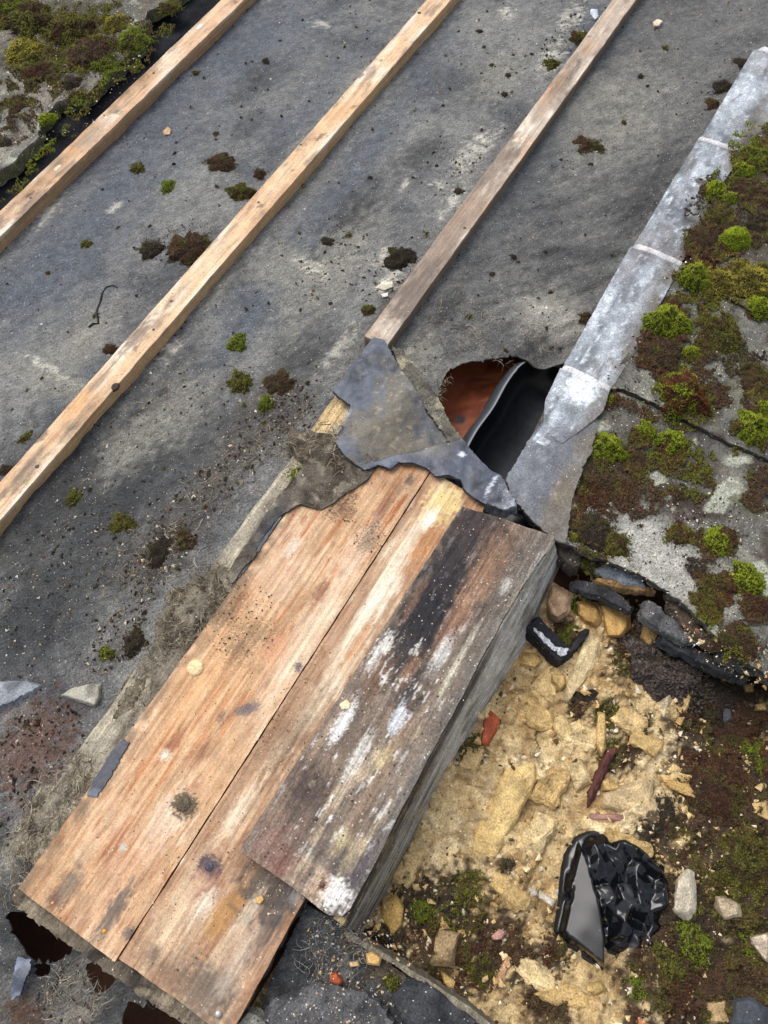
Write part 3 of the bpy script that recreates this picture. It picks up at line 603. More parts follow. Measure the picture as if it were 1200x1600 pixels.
# side board of the box (ruled between its top edge and the rubble)
def ruled(name, top, bot, zt, zb, nu, nv, colf, material, thickd, amp=.0015, seed=0, topdark=0.0):
    T = np.array([P(a, b, zt) for a, b in top]); Bm = np.array([P(a, b, zb) for a, b in bot])
    def res(A): 
        s = np.concatenate([[0], np.cumsum(np.linalg.norm(np.diff(A, axis=0), axis=1))]); t = np.linspace(0, s[-1], nu)
        return np.stack([np.interp(t, s, A[:, k]) for k in range(3)], 1)
    T = res(T); Bm = res(Bm); w = np.linspace(0, 1, nv)[None, :, None]
    G = T[:, None] * (1 - w) + Bm[:, None] * w
    a = np.arange(nu)[:, None] / nu * np.linalg.norm(T[-1] - T[0]); b = np.linspace(0, 1, nv)[None, :]
    A, B_ = np.broadcast_arrays(a, b)
    n = np.cross(T[-1] - T[0], Bm[nu // 2] - T[nu // 2]); n /= np.linalg.norm(n)
    if n[2] < 0: n = -n
    G = G + n * (amp * fbm(A * 9, B_ * 9, 3, seed) + amp * .7 * fbm(A * 8, B_ * 40, 3, seed + 1))[..., None]
    Bk = G - n * thickd
    V = np.concatenate([G.reshape(-1, 3), Bk.reshape(-1, 3)]); c = colf(A.ravel(), B_.ravel()); C = np.concatenate([c, c])
    i, j = np.meshgrid(np.arange(nu - 1), np.arange(nv - 1), indexing='ij'); k = (i * nv + j).ravel(); q = np.stack([k, k + nv, k + nv + 1, k + 1], 1)
    N = nu * nv; qs = [q, q[:, ::-1] + N]
    def strip(ids): ids = np.asarray(ids); return np.stack([ids[:-1], ids[1:], ids[1:] + N, ids[:-1] + N], 1)
    qs += [strip(np.arange(nu) * nv), strip(np.arange(nu) * nv + nv - 1)[:, ::-1], strip(np.arange(nv))[:, ::-1], strip(np.arange(nv) + (nu - 1) * nv)]
    nn = np.cross(V[q[0, 1]] - V[q[0, 0]], V[q[0, 3]] - V[q[0, 0]])
    if nn[2] < 0: qs = [x[:, ::-1] for x in qs]
    loc = np.array([V[:, 0].mean(), V[:, 1].mean(), V[:, 2].min()])
    o = link(name, mesh_from(name, V - loc, qs, C), material); o.location = loc; return o
def c_side(a, b):
    c = base(a, S(192, 188, 176), .85)
    n = fbm(a * 14, b * 3.5, 4, 151); st = fbm(a * 7, b * 26, 3, 152)
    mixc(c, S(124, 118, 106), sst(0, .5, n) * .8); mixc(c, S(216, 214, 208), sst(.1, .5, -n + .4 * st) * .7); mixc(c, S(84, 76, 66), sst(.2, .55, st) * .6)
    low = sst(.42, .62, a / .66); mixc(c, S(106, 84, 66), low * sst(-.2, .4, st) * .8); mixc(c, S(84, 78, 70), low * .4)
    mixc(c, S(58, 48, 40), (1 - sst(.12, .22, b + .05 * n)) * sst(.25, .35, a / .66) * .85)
    mixc(c, S(176, 158, 112), sst(.25, .4, fbm(a * 30, b * 8, 3, 155)) * low * .7)
    return c
TOP = [(866, 842), (797, 952), (667, 1196), (548, 1426), (536, 1446)]
BOT = [(874, 886), (826, 1002), (800, 1040), (700, 1204), (610, 1385), (566, 1466)]
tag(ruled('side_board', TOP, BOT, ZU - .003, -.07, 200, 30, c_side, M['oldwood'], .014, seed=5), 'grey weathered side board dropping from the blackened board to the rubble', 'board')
# bearer under the lower board ends
bear = sheet('end_batten', polyuv([(18, 1398), (30, 1392), (190, 1500), (275, 1560), (350, 1600), (330, 1625), (262, 1585), (175, 1525), (25, 1418)], .008), .003, lambda u, v: .008 + .002 * fbm(u * 40, v * 40, 3, 3), lambda u, v: mixc(mixc(base(u, S(108, 98, 84), .85), S(58, 52, 46), sst(0, .4, fbm(u * 20, v * 30, 3, 4))), S(150, 138, 116), sst(.1, .4, fbm(u * 26, v * 18, 3, 9)) * .7), M['oldwood'], thick=.03, rag=.003, side=S(52, 46, 40))
tag(bear, 'dirty grey cross batten under the cut ends of the tan boards', 'batten')

# ================================================================== TORN FELT ON THE BOARDS
def c_torn(u, v):
    c = base(u, S(72, 79, 92), .55); n = fbm(u * 16, v * 16, 4, 161)
    mixc(c, S(50, 55, 64), sst(0, .5, n)); mixc(c, S(92, 100, 112), sst(.1, .6, -n) * .7)
    d = blob(u, v, 625, 655, 80, 34, -30, .03, soft=.8, warp=.9, freq=2); mixc(c, S(112, 106, 92), d * .9, .9)
    mixc(c, S(112, 106, 92), blob(u, v, 590, 690, 30, 70, 0, .03, soft=.8, warp=.9, freq=2) * .9, .9)
    mixc(c, S(160, 150, 130), sst(.3, .45, fbm(u * 90, v * 90, 3, 163)) * .6 * np.clip(d + .15, 0, 1)); mixc(c, S(165, 175, 190), blob(u, v, 540, 655, 14, 5, 0, .03) * .7)
    return c
_tc = UV(620, 640, .04)
zt = lambda u, v: .040 + .012 * np.exp(-((v - _tc[1] - .25 * (u - _tc[0])) / .03) ** 2) - .010 * sst(.0, .05, v - _tc[1] - .3 * (_tc[0] - u)) + .004 * fbm(u * 12, v * 12, 3, 165) + .0015 * fbm(u * 50, v * 50, 2, 166)
def c_torn2(u, v):
    c = base(u, S(66, 72, 86), .5); n = fbm(u * 16, v * 16, 4, 171); mixc(c, S(46, 50, 58), sst(0, .5, n)); mixc(c, S(96, 104, 118), sst(.1, .6, -n) * .6)
    mixc(c, S(126, 122, 112), blob(u, v, 660, 690, 20, 40, 0, .05, soft=.6) * .6); mixc(c, S(196, 200, 204), blob(u, v, 768, 756, 22, 3, 0, .05, warp=1, freq=3, soft=.3) * .8); mixc(c, S(196, 200, 204), blob(u, v, 722, 708, 5, 5, 0, .05, soft=.3)); return c
T1 = [(584, 526), (602, 530), (612, 552), (640, 598), (668, 640), (700, 672), (724, 690), (746, 716), (766, 738), (782, 744), (790, 760), (776, 786), (760, 790), (742, 782), (728, 770), (718, 752), (700, 744), (680, 746), (664, 732), (646, 726), (624, 724), (610, 734), (592, 728), (570, 736), (540, 716), (522, 690), (545, 640), (548, 630), (528, 618), (520, 608), (545, 575), (568, 545)]
_r0, _r1 = UV(600, 716, .045), UV(700, 690, .045)
def fold(u, v):                             # signed distance to the fold line between the two layers of felt
    e = _r1 - _r0; L_ = np.hypot(*e); n = np.array([-e[1], e[0]]) / L_
    s_ = 1.0 if (UV(700, 770, .045) - _r0) @ n > 0 else -1.0
    return s_ * ((u - _r0[0]) * n[0] + (v - _r0[1]) * n[1]) + .005 * fbm(u * 30, v * 30, 3, 167)
def c_skin(u, v):
    c = c_torn(u, v); d = fold(u, v); m = sst(-.001, .0015, d)[:, None]
    c = c * (1 - m) + c_torn2(u, v) * m
    mixc(c, S(24, 24, 26), np.exp(-(d / .0014) ** 2) * .8); mixc(c, S(108, 101, 88), np.exp(-((d + .012) / .012) ** 2) * sst(-.4, .3, fbm(u * 40, v * 40, 3, 168)) * .85)
    return c
z_skin = lambda u, v: zt(u, v) * (1 - sst(-.004, .0, fold(u, v))) + (.047 + .004 * fbm(u * 12, v * 12, 3, 175)) * sst(-.004, .0, fold(u, v)) + .002 * fbm(u * 45, v * 45, 3, 169)
tag(sheet('torn_felt_flap', polyuv(T1, .042), .0025, z_skin, c_skin, M['bitumen'], thick=.007, rag=.0016, side=S(52, 51, 50), seed=17, sfreq=40), 'torn blue-black felt draped from the batten end across the top of the boards', 'felt flap')
T4 = [(500, 694), (545, 700), (592, 728), (575, 748), (556, 764), (520, 786), (500, 796), (470, 788), (440, 806), (420, 828), (405, 850), (396, 872), (362, 912), (352, 902), (392, 842), (440, 770)]
tag(sheet('dirty_felt_flap', polyuv(T4, .039), .0026, lambda u, v: .0405 + .003 * fbm(u * 30, v * 30, 3, 176), lambda u, v: mixc(mixc(mixc(base(u, S(104, 97, 86), .9), S(66, 58, 49), sst(-.1, .4, fbm(u * 24, v * 24, 4, 177))), S(150, 141, 122), sst(.1, .45, fbm(u * 40, v * 40, 3, 178)) * .7), S(70, 76, 84), blob(u, v, 425, 820, 40, 14, 0, .04, soft=.6, warp=1, freq=2) * .6), M['soil'], thick=.005, rag=.0035, side=S(48, 44, 40), seed=21, sfreq=30), 'dirt-crusted felt lapping over the top corner of the orange-tan board', 'felt flap')
# felt lip between the flap and the hole
T3 = [(612, 545), (628, 548), (664, 592), (690, 632), (704, 664), (724, 690), (744, 716), (730, 712), (700, 690), (672, 650), (645, 612), (622, 572)]
tag(sheet('curled_felt_edge', polyuv(T3, .03), .0025, lambda u, v: .034 + .005 * fbm(u * 18, v * 18, 3, 181), lambda u, v: mixc(mixc(base(u, S(112, 108, 96), .85), S(84, 80, 72), sst(0, .5, fbm(u * 30, v * 30, 3, 182))), S(190, 178, 146), sst(.1, .4, fbm(u * 26, v * 22, 3, 183)) * .7), M['felt'], thick=.014, rag=.0025, side=S(70, 66, 60), seed=19), 'curled grey felt edge between the torn flap and the hole', 'felt flap')
# small black remains along the board edge
for nm, pts, lb in (('felt_remnant', [(192, 1154), (202, 1160), (188, 1186), (178, 1204), (160, 1230), (150, 1246), (136, 1244), (142, 1226), (160, 1196), (176, 1172)], 'dark blue felt remnant stuck on the edge of the orange-tan board'),
                    ('felt_remnant', [(354, 908), (370, 890), (394, 862), (420, 826), (436, 806), (440, 808), (424, 830), (404, 862), (380, 894), (362, 912)], 'thin black felt remnant beside the upper grey batten')):
    tag(sheet(nm, polyuv(pts, .0385), .0018, .0385, lambda u, v: mixc(base(u, S(52, 56, 66), .5), S(84, 92, 106), sst(0, .5, fbm(u * 40, v * 40, 3, 7))), M['bitumen'], thick=.0025, rag=.0022, seed=int(pts[0][0]), side=S(40, 40, 42)), lb, 'felt scrap', 'black felt remnants along the boards')
tag(sheet('felt_remnant', polyuv([(28, 1494), (46, 1498), (50, 1512), (42, 1528), (30, 1555), (18, 1562), (20, 1536)], .004), .002, lambda u, v: .006 + .003 * fbm(u * 40, v * 40, 2, 4), lambda u, v: mixc(base(u, S(66, 72, 86), .5), S(104, 112, 128), sst(0, .5, fbm(u * 40, v * 40, 3, 7))), M['bitumen'], thick=.004, rag=.002, seed=4, side=S(40, 40, 42)), 'torn bluish felt tongue beside the dark holes below the board ends', 'felt scrap', 'black felt remnants along the boards')

# ================================================================== INSIDE THE HOLE
def c_orange(u, v):
    c = base(u, S(134, 64, 27), .6); a = u * .6 + v * .8; b = -u * .8 + v * .6
    w = fbm(a * 7 + .9 * fbm(u * 8, v * 8, 2, 1), b * 32, 3, 191); mixc(c, S(98, 42, 18), sst(0, .4, w) * .8); mixc(c, S(176, 104, 56), sst(.3, .42, fbm(a * 5, b * 60, 3, 193)) * .5)
    mixc(c, S(30, 22, 18), blob(u, v, 722, 645, 9, 6, 0, -.06, warp=.4)); mixc(c, S(30, 22, 18), blob(u, v, 714, 682, 9, 9, 0, -.06, warp=.5)); mixc(c, S(60, 60, 66), blob(u, v, 716, 640, 10, 8, 0, -.06, warp=.4) * .6)
    return c
tag(sheet('orange_membrane', polyuv([(640, 530), (800, 515), (815, 560), (730, 740), (690, 760), (640, 680)], -.085), .004, lambda u, v: -.088 + .008 * fbm(u * 7, v * 14, 3, 195), c_orange, M['plain'], thick=.004, seed=20), 'orange-brown wrinkled underlay seen inside the hole in the felt', 'underlay')
# black gutter liner: extruded profile across v
def liner():
    A = UV(735, 700, -.03); u0, u1 = A[0] - .10, UV(830, 552, -.03)[0] + .06
    vl = (UV(723, 690, -.03)[1] + UV(826, 552, -.03)[1]) / 2 - .003
    prof = [(-.016, -.085), (-.011, -.058), (-.003, -.038), (.004, -.0325), (.0066, -.0322), (.0078, -.034), (.009, -.042), (.014, -.060), (.030, -.078), (.07, -.088), (.12, -.086), (.17, -.07)]
    prof = np.array(prof); n = 40; us = np.linspace(u0, u1, n)
    V = []; C = []
    for k, (dv, z) in enumerate(prof):
        vv = vl + dv + .012 * sst(u1 - .11, u1 - .02, us) ** 1.5 * 1.6 + .0012 * np.sin(us * 60); zz = z + .0012 * np.sin(us * 43 + 1) - .030 * sst(u1 - .10, u1 - .02, us)
        V.append(np.concatenate([W(us, vv), zz[:, None]], 1)); lip = k in (4, 5)
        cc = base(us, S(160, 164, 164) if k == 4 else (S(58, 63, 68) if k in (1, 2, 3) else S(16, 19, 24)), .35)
        C.append(cc)
    V = np.concatenate(V); C = np.concatenate(C); m = len(prof)
    g = np.arange(m * n).reshape(m, n); q = np.stack([g[:-1, :-1], g[1:, :-1], g[1:, 1:], g[:-1, 1:]], -1).reshape(-1, 4)
    nn = np.cross(V[q[200, 1]] - V[q[200, 0]], V[q[200, 3]] - V[q[200, 0]])
    if nn[2] < 0: q = q[:, ::-1]
    loc = np.array([V[:, 0].mean(), V[:, 1].mean(), V[:, 2].min()])
    o = link('gutter_liner', mesh_from('gutter_liner', V - loc, q, C), M['plastic']); o.location = loc
    s = o.modifiers.new('thickness', 'SOLIDIFY'); s.thickness = .003; s.offset = -1
    return o
tag(liner(), 'smooth black plastic gutter liner with a pale lip inside the hole', 'gutter')

# ================================================================== LEAD
def c_lead(seed, brown=.3):
    def f(u, v):
        c = base(u, S(140, 147, 153), .55)
        n = fbm(u * 5, v * 22, 4, seed); n2 = fbm(u * 18, v * 18, 4, seed + 1)
        mixc(c, S(184, 191, 197), sst(.05, .5, n + .5 * n2) * .75, .6); mixc(c, S(86, 90, 96), sst(.0, .45, -n + .6 * n2) * .85); mixc(c, S(212, 219, 224), sst(.2, .42, fbm(u * 34, v * 110, 5, seed + 4, .65)) * .6); c[:, :3] *= (1 + .22 * fbm(u * 90, v * 120, 3, seed + 6))[:, None]; mixc(c, S(84, 84, 90), sst(.28, .42, fbm(u * 26, v * 60, 4, seed + 5)) * .6); mixc(c, S(112, 106, 104), sst(.15, .5, fbm(u * 9, v * 14, 4, seed + 2)) * .5)
        edge = sst(-.085, -.05, v + .012 * n2); mixc(c, S(98, 92, 84), edge * sst(-.3, .3, n2 + .2) * .85, .8)
        return c
    return f
ZL = .022
LD = [[(1178, 76), (1196, 74), (1260, 100), (1200, 205), (1162, 246), (1090, 222), (1110, 190)],
      [(1093, 214), (1100, 212), (1162, 238), (1120, 300), (1074, 400), (1046, 412), (988, 386), (1040, 300)],
      [(985, 384), (1000, 380), (1066, 410), (1040, 460), (985, 560), (952, 612), (876, 578), (930, 482)],
      [(876, 574), (886, 570), (954, 604), (944, 640), (928, 655), (906, 672), (878, 692), (862, 678), (846, 694), (832, 686), (850, 660), (853, 622)],
      [(832, 678), (858, 650), (915, 640), (934, 664), (926, 700), (910, 735), (894, 780), (884, 850), (866, 842), (830, 812), (800, 778), (790, 746), (806, 722)]]
LB = ['topmost grey-white lead soaker beside the dark moss lumps', 'whitened lead soaker with a brown crumb patch, second from the top', 'long streaked lead soaker ending just above the hole', 'short bent lead soaker with a torn corner beside the hole', 'smooth dark grey lead piece between the hole and the corner of the box']
for k, (pts, lb) in enumerate(zip(LD, LB)):
    zz = ZL + .003 * k if k < 4 else ZL + .004
    q = polyuv(pts, zz); um = q[:, 0].max(); ul = q[:, 0].min()
    zf = lambda u, v, zz=zz, um=um, ul=ul, k=k: zz - (.004 if k < 4 else .0) * (1 - sst(ul, um, u)) + .0026 * fbm(u * 8, v * 10, 2, 200 + k) + .0024 * fbm(u * 30, v * 40, 3, 230 + k) - .002 * sst(-.112, -.124, v) + .0018 * sst(um - .010, um - .004, u) * (1 - sst(um - .003, um, u) * .6)
    def cf(u, v, f=c_lead(210 + 7 * k), um=um, k=k):
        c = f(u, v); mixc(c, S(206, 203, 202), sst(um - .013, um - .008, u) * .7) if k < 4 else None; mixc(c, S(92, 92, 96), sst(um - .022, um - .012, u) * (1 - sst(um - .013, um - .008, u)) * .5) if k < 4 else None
        if k == 3: mixc(c, S(222, 228, 232), blob(u, v, 905, 612, 24, 26, 0, ZL, soft=.4, warp=.7, freq=2) * .8); mixc(c, S(96, 98, 106), blob(u, v, 875, 680, 16, 22, 0, ZL) * .7)
        if k == 4: mixc(c, S(92, 95, 102), .8 * np.ones(len(u))); mixc(c, S(64, 66, 72), sst(.0, .5, fbm(u * 22, v * 22, 4, 5)) * .6); mixc(c, S(190, 162, 118), blob(u, v, 880, 775, 22, 14, 0, ZL, soft=.5, warp=.8, freq=2) * .8); mixc(c, S(210, 214, 214), blob(u, v, 845, 690, 6, 12, 0, ZL, soft=.4) * .8); mixc(c, S(104, 98, 88), sst(-.055, -.035, v + .016 * fbm(u * 26, v * 26, 4, 5)) * .9)
        if k == 1: mixc(c, S(66, 54, 48), blob(u, v, 1100, 287, 8, 18, 0, ZL, soft=.4, warp=1, freq=3) * .9)
        return c
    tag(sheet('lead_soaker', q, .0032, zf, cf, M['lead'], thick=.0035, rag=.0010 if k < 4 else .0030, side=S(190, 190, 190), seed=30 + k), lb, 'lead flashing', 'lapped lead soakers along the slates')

# ================================================================== STONE SLATES
def c_slate(seed, fr=1.0):
    def f(u, v):
        c = base(u, S(98, 97, 90), .85)
        n = fbm(u * 7, v * 7, 4, seed); n2 = fbm(u * 28, v * 28, 4, seed + 1)
        mixc(c, S(72, 70, 66), sst(0, .5, n + .4 * n2) * .8); mixc(c, S(146, 144, 132), sst(.15, .6, -n + .5 * n2) * .6); mixc(c, S(96, 98, 70), sst(.2, .5, fbm(u * 14, v * 14, 4, seed + 2)) * .5)
        mixc(c, S(58, 46, 38), sst(.18, .45, fbm(u * 12, v * 12, 4, seed + 3)) * .8)
        mixc(c, S(186, 190, 170), sst(.34, .42, fbm(u * 20, v * 20, 3, seed + 4)) * .6)
        mixc(c, S(168, 166, 158), blob(u, v, 1010, 860, 60, 90, 0, .02, soft=.7, warp=.8, freq=2) * .75)
        mixc(c, S(92, 94, 98), blob(u, v, 850, 750, 120, 40, 0, .02, soft=.4, warp=.5) * .9, .6); mixc(c, S(196, 168, 122), blob(u, v, 880, 775, 24, 18, 0, .02, soft=.5, warp=.7, freq=2) * .85); mixc(c, S(206, 206, 202), blob(u, v, 880, 792, 10, 12, 0, .02, soft=.3) * .8)
        mixc(c, S(70, 54, 44), blob(u, v, 945, 745, 60, 60, 0, .02, soft=.5, warp=1, freq=2.5) * .85); mixc(c, S(70, 58, 46), blob(u, v, 1060, 700, 20, 130, 0, .02, soft=.6, warp=1, freq=2.5) * .5)
        return c
    return f
ZS = .018
SLB = [(838, 694), (880, 690), (930, 640), (955, 596), (1205, 706), (1700, 936), (1760, 1330), (1200, 1052), (1150, 1022), (1112, 985), (1082, 952), (1062, 936), (1012, 900), (962, 880), (905, 856), (868, 842), (830, 812), (800, 778), (792, 744), (806, 722)]
zs = lambda u, v: ZS + .004 * fbm(u * 6, v * 6, 3, 241) + .002 * fbm(u * 30, v * 30, 3, 242)
tag(sheet('stone_slate', polyuv(SLB, ZS), .004, lambda u, v: zs(u, v) - .004, c_slate(250), M['slate'], thick=.013, rag=.003, side=S(78, 74, 70), seed=40, sidej=.35, rough_side=.003), 'broken-edged grey slate above the rubble hole', 'roof slate', 'mossy stone roof slates')
SLA = [(946, 606), (975, 606), (1065, 650), (1140, 690), (1205, 718), (1720, 958), (1780, 735), (1190, 484), (1088, 418), (1066, 410), (1000, 520)]
tag(sheet('stone_slate', polyuv(SLA, ZS + .008), .004, lambda u, v: zs(u, v) + .006, c_slate(260), M['slate'], thick=.010, rag=.0012, side=S(58, 52, 46), seed=41, sidej=.3), 'mossy grey slate with a straight lower edge beside the short lead soaker', 'roof slate', 'mossy stone roof slates')
SLC = [(1080, 424), (1140, 462), (1190, 492), (1800, 750), (1800, 330), (1270, 90), (1215, 170), (1160, 240), (1110, 330)]
tag(sheet('stone_slate', polyuv(SLC, ZS + .014), .005, lambda u, v: zs(u, v) + .012, lambda u, v: mixc(c_slate(270)(u, v), S(62, 50, 38), np.full(len(u), .6)), M['slate'], thick=.012, rag=.002, side=S(52, 44, 36), seed=42, sidej=.3), 'moss-covered slate beside the two upper lead soakers', 'roof slate', 'mossy stone roof slates')
# opposite slate, upper corner, and the dark strip under its edge
SLD = [(-60, 345), (0, 295), (36, 268), (66, 236), (74, 206), (96, 178), (140, 168), (172, 138), (212, 98), (232, 84), (236, 40), (270, 22), (300, 0), (330, -60), (-200, -320), (-500, 200)]
def c_sld(u, v):
    c = c_slate(280)(u, v); mixc(c, S(124, 115, 104), sst(-.2, .4, fbm(u * 8, v * 8, 3, 281)) * .7); mixc(c, S(72, 74, 52), blob(u, v, 60, 250, 80, 10, 0, .03, soft=.6, warp=.6) * .7)
    mixc(c, S(66, 60, 44), blob(u, v, 110, 60, 110, 80, 0, .03, soft=.6, warp=1, freq=2) * .85); return c
tag(sheet('stone_slate', polyuv(SLD, .014), .005, lambda u, v: .041 + .006 * fbm(u * 7, v * 7, 3, 282) + .0025 * fbm(u * 30, v * 30, 3, 283), c_sld, M['slate'], thick=.024, rag=.004, side=S(92, 92, 66), seed=43, sidej=.3, rough_side=.003, sfreq=22, flare=.003), 'thick moss-grown slate above the first batten, opposite the lead', 'roof slate', 'mossy stone roof slates')
sv0, sv1 = uvr[0][0] - .12, uvr[0][0] - .004
tag(sheet('black_underlay_strip', [(-.5, sv0), (2.0, sv0), (2.0, sv1), (-.5, sv1)], .006, lambda u, v: .012 + .003 * fbm(u * 8, v * 8, 3, 291) + .006 * sst(sv1 - .02, sv1, v), lambda u, v: mixc(base(u, S(27, 28, 32), .8), S(46, 49, 55), sst(.1, .5, fbm(u * 5, v * 24, 3, 292)) * .6), M['blackfelt'], thick=.006, grid_fit=True), 'black felt strip between the first batten and the mossy slate', 'felt strip')  # black felt, its colour deepened to hold the slate edge's shade

# ================================================================== BROKEN PIECES UNDER THE SLATE EDGE
def frag(name, pts, zt, thick, col, mt, label, cat, group=None, seed=1, tilt=(0, 0), step=.0025, rag=.0018, bump=.003, flare=.004, side=None, col2=None, dome=0.0):
    q = polyuv(pts, zt); c0 = q.mean(0); R = np.hypot(*(q - c0).T).max()
    zf = lambda u, v: zt + tilt[0] * (u - c0[0]) + tilt[1] * (v - c0[1]) + bump * fbm(u * 45, v * 45, 3, seed) - dome * ((u - c0[0]) ** 2 + (v - c0[1]) ** 2) / R ** 2
    def cf(u, v):
        c = base(u, S(*col), .8); n = fbm(u * 40 + seed, v * 40, 4, seed + 2)
        mixc(c, S(*(col2 or [int(k * .62) for k in col])), sst(0, .5, n) * .75); mixc(c, S(*[min(255, int(k * 1.18)) for k in col]), sst(.1, .5, -n) * .6); return c
    o = sheet(name, q, step, zf, cf, M[mt], thick=thick, rag=rag, seed=seed, flare=flare, side=S(*side) if side else None)
    tag(o, label, cat, group); return o
C9 = lambda p: crop(800, 800, 3, p); C11 = lambda p: crop(400, 1200, 3, p); C12 = lambda p: crop(800, 1200, 3, p); C8 = lambda p: crop(400, 800, 3, p)
frag('lead_scrap', C9([(350, 225), (400, 238), (500, 268), (605, 315), (622, 345), (540, 330), (450, 296), (390, 270)]), -.012, .006, (128, 134, 140), 'lead', 'bent pale lead scrap tucked under the broken slate edge', 'lead scrap', seed=51, col2=(70, 74, 80))
frag('lead_scrap', C9([(288, 330), (330, 322), (420, 345), (500, 385), (556, 440), (550, 462), (500, 440), (430, 400), (340, 372), (292, 352)]), -.022, .010, (54, 54, 57), 'slate', 'dark curled lead scrap lying over the angular tan stones', 'lead scrap', seed=52, bump=.006)
frag('wood_splinter', C9([(395, 305), (470, 322), (560, 338), (650, 352), (680, 372), (620, 372), (540, 362), (450, 342), (400, 325)]), -.016, .012, (142, 112, 72), 'oldwood', 'tan rotten wood splinter between the two lead scraps', 'wood splinter', seed=53)
frag('slate_fragment', C9([(640, 412), (672, 425), (720, 480), (800, 520), (890, 572), (880, 612), (800, 600), (720, 560), (640, 520), (608, 470)]), -.016, .012, (88, 88, 88), 'slate', 'white-stained dark slate fragment beside the small square stone', 'slate piece', seed=54, col2=(38, 38, 40), bump=.006)
frag('rotten_lath', C9([(705, 575), (760, 580), (860, 640), (1000, 700), (1115, 760), (1105, 792), (1000, 758), (880, 700), (760, 640), (706, 606)]), -.034, .016, (52, 54, 56), 'oldwood', 'black rotten lath running along under the slate edge', 'lath', seed=55)
frag('slate_fragment', C9([(980, 650), (1060, 680), (1130, 720), (1210, 752), (1230, 800), (1150, 752), (1050, 720), (975, 690)]), -.014, .012, (78, 78, 78), 'slate', 'long grey slate sliver wedged under the slate edge, above the lath', 'slate piece', seed=56)
frag('slate_fragment', C9([(740, 372), (830, 440), (870, 500), (900, 560), (980, 590), (960, 640), (880, 590), (800, 520), (744, 440)]), -.006, .014, (84, 72, 60), 'slate', 'brown crumbling slate fragment in the broken slate edge', 'slate piece', seed=57)
frag('wood_block', C9([(216, 140), (290, 150), (330, 175), (318, 250), (290, 262), (226, 205)]), -.01, .03, (84, 78, 70), 'oldwood', 'small grey wood block under the slate at the corner of the box', 'wood block', seed=58)
# black rotten batten with white flakes
o = frag('charred_batten', C9([(70, 545), (122, 492), (200, 570), (272, 640), (266, 672), (224, 700), (150, 625)]), -.030, .026, (30, 30, 36), 'oldwood', 'black batten stub with white flakes beside the box', 'batten', seed=59, tilt=(.15, 0), bump=.002, side=(28, 26, 28))
bpy.context.view_layer.update()
for k, q in enumerate((((95, 545), (130, 560), (215, 640), (200, 655), (140, 600)), ((195, 630), (262, 640), (260, 668), (228, 680)))):
    frag_o = sheet('white_flake', polyuv(C9(q), -.0285), .0015, lambda u, v: -.0275 + .15 * (u - UV(*C9([(170, 600)])[0], -.03)[0]) + .001 * fbm(u * 90, v * 90, 2, 4), S(178, 180, 186), M['oldwood'], thick=.0012, rag=.0022, sfreq=160, seed=60 + k, parent=o)
frag('charred_batten', C9([(228, 690), (240, 672), (335, 560), (358, 548), (356, 566), (300, 640), (250, 690)]), -.036, .018, (46, 42, 42), 'oldwood', 'thin black batten sliver behind the mossy stub', 'batten', seed=61)

# ================================================================== STONES IN THE RUBBLE
def stone(name, pts, h, col, label, cat='stone', group=None, seed=1, mt='stone', zoff=0.0, top=.72, amp=.07, sub=2, jag=.3):
    """an angular block whose plan follows the outline, standing h proud of the rubble"""
    q = np.array(pts, float); c = q.mean(0); _, z, _ = ground(c[0], c[1], z_rubble, -.06); z += zoff - .003
    r = np.random.default_rng(seed); V = []
    for (a, b) in q:
        p = P(a, b, z + h * .3); cc = P(c[0], c[1], z + h)
        V.append([p[0], p[1], z + h * .25]); V.append([*(p[:2] * .94 + cc[:2] * .06), z - .012])
        t = top + r.uniform(-.12, .12); V.append([*(P(a, b, z + h)[:2] * t + cc[:2] * (1 - t)), z + h * (1 - r.uniform(0, jag))])
    o = hull_rock(name, V, S(*col), M[mt], seed, sub, amp); tag(o, label, cat, group); return o
GS = 'loose stones in the sandy rubble'
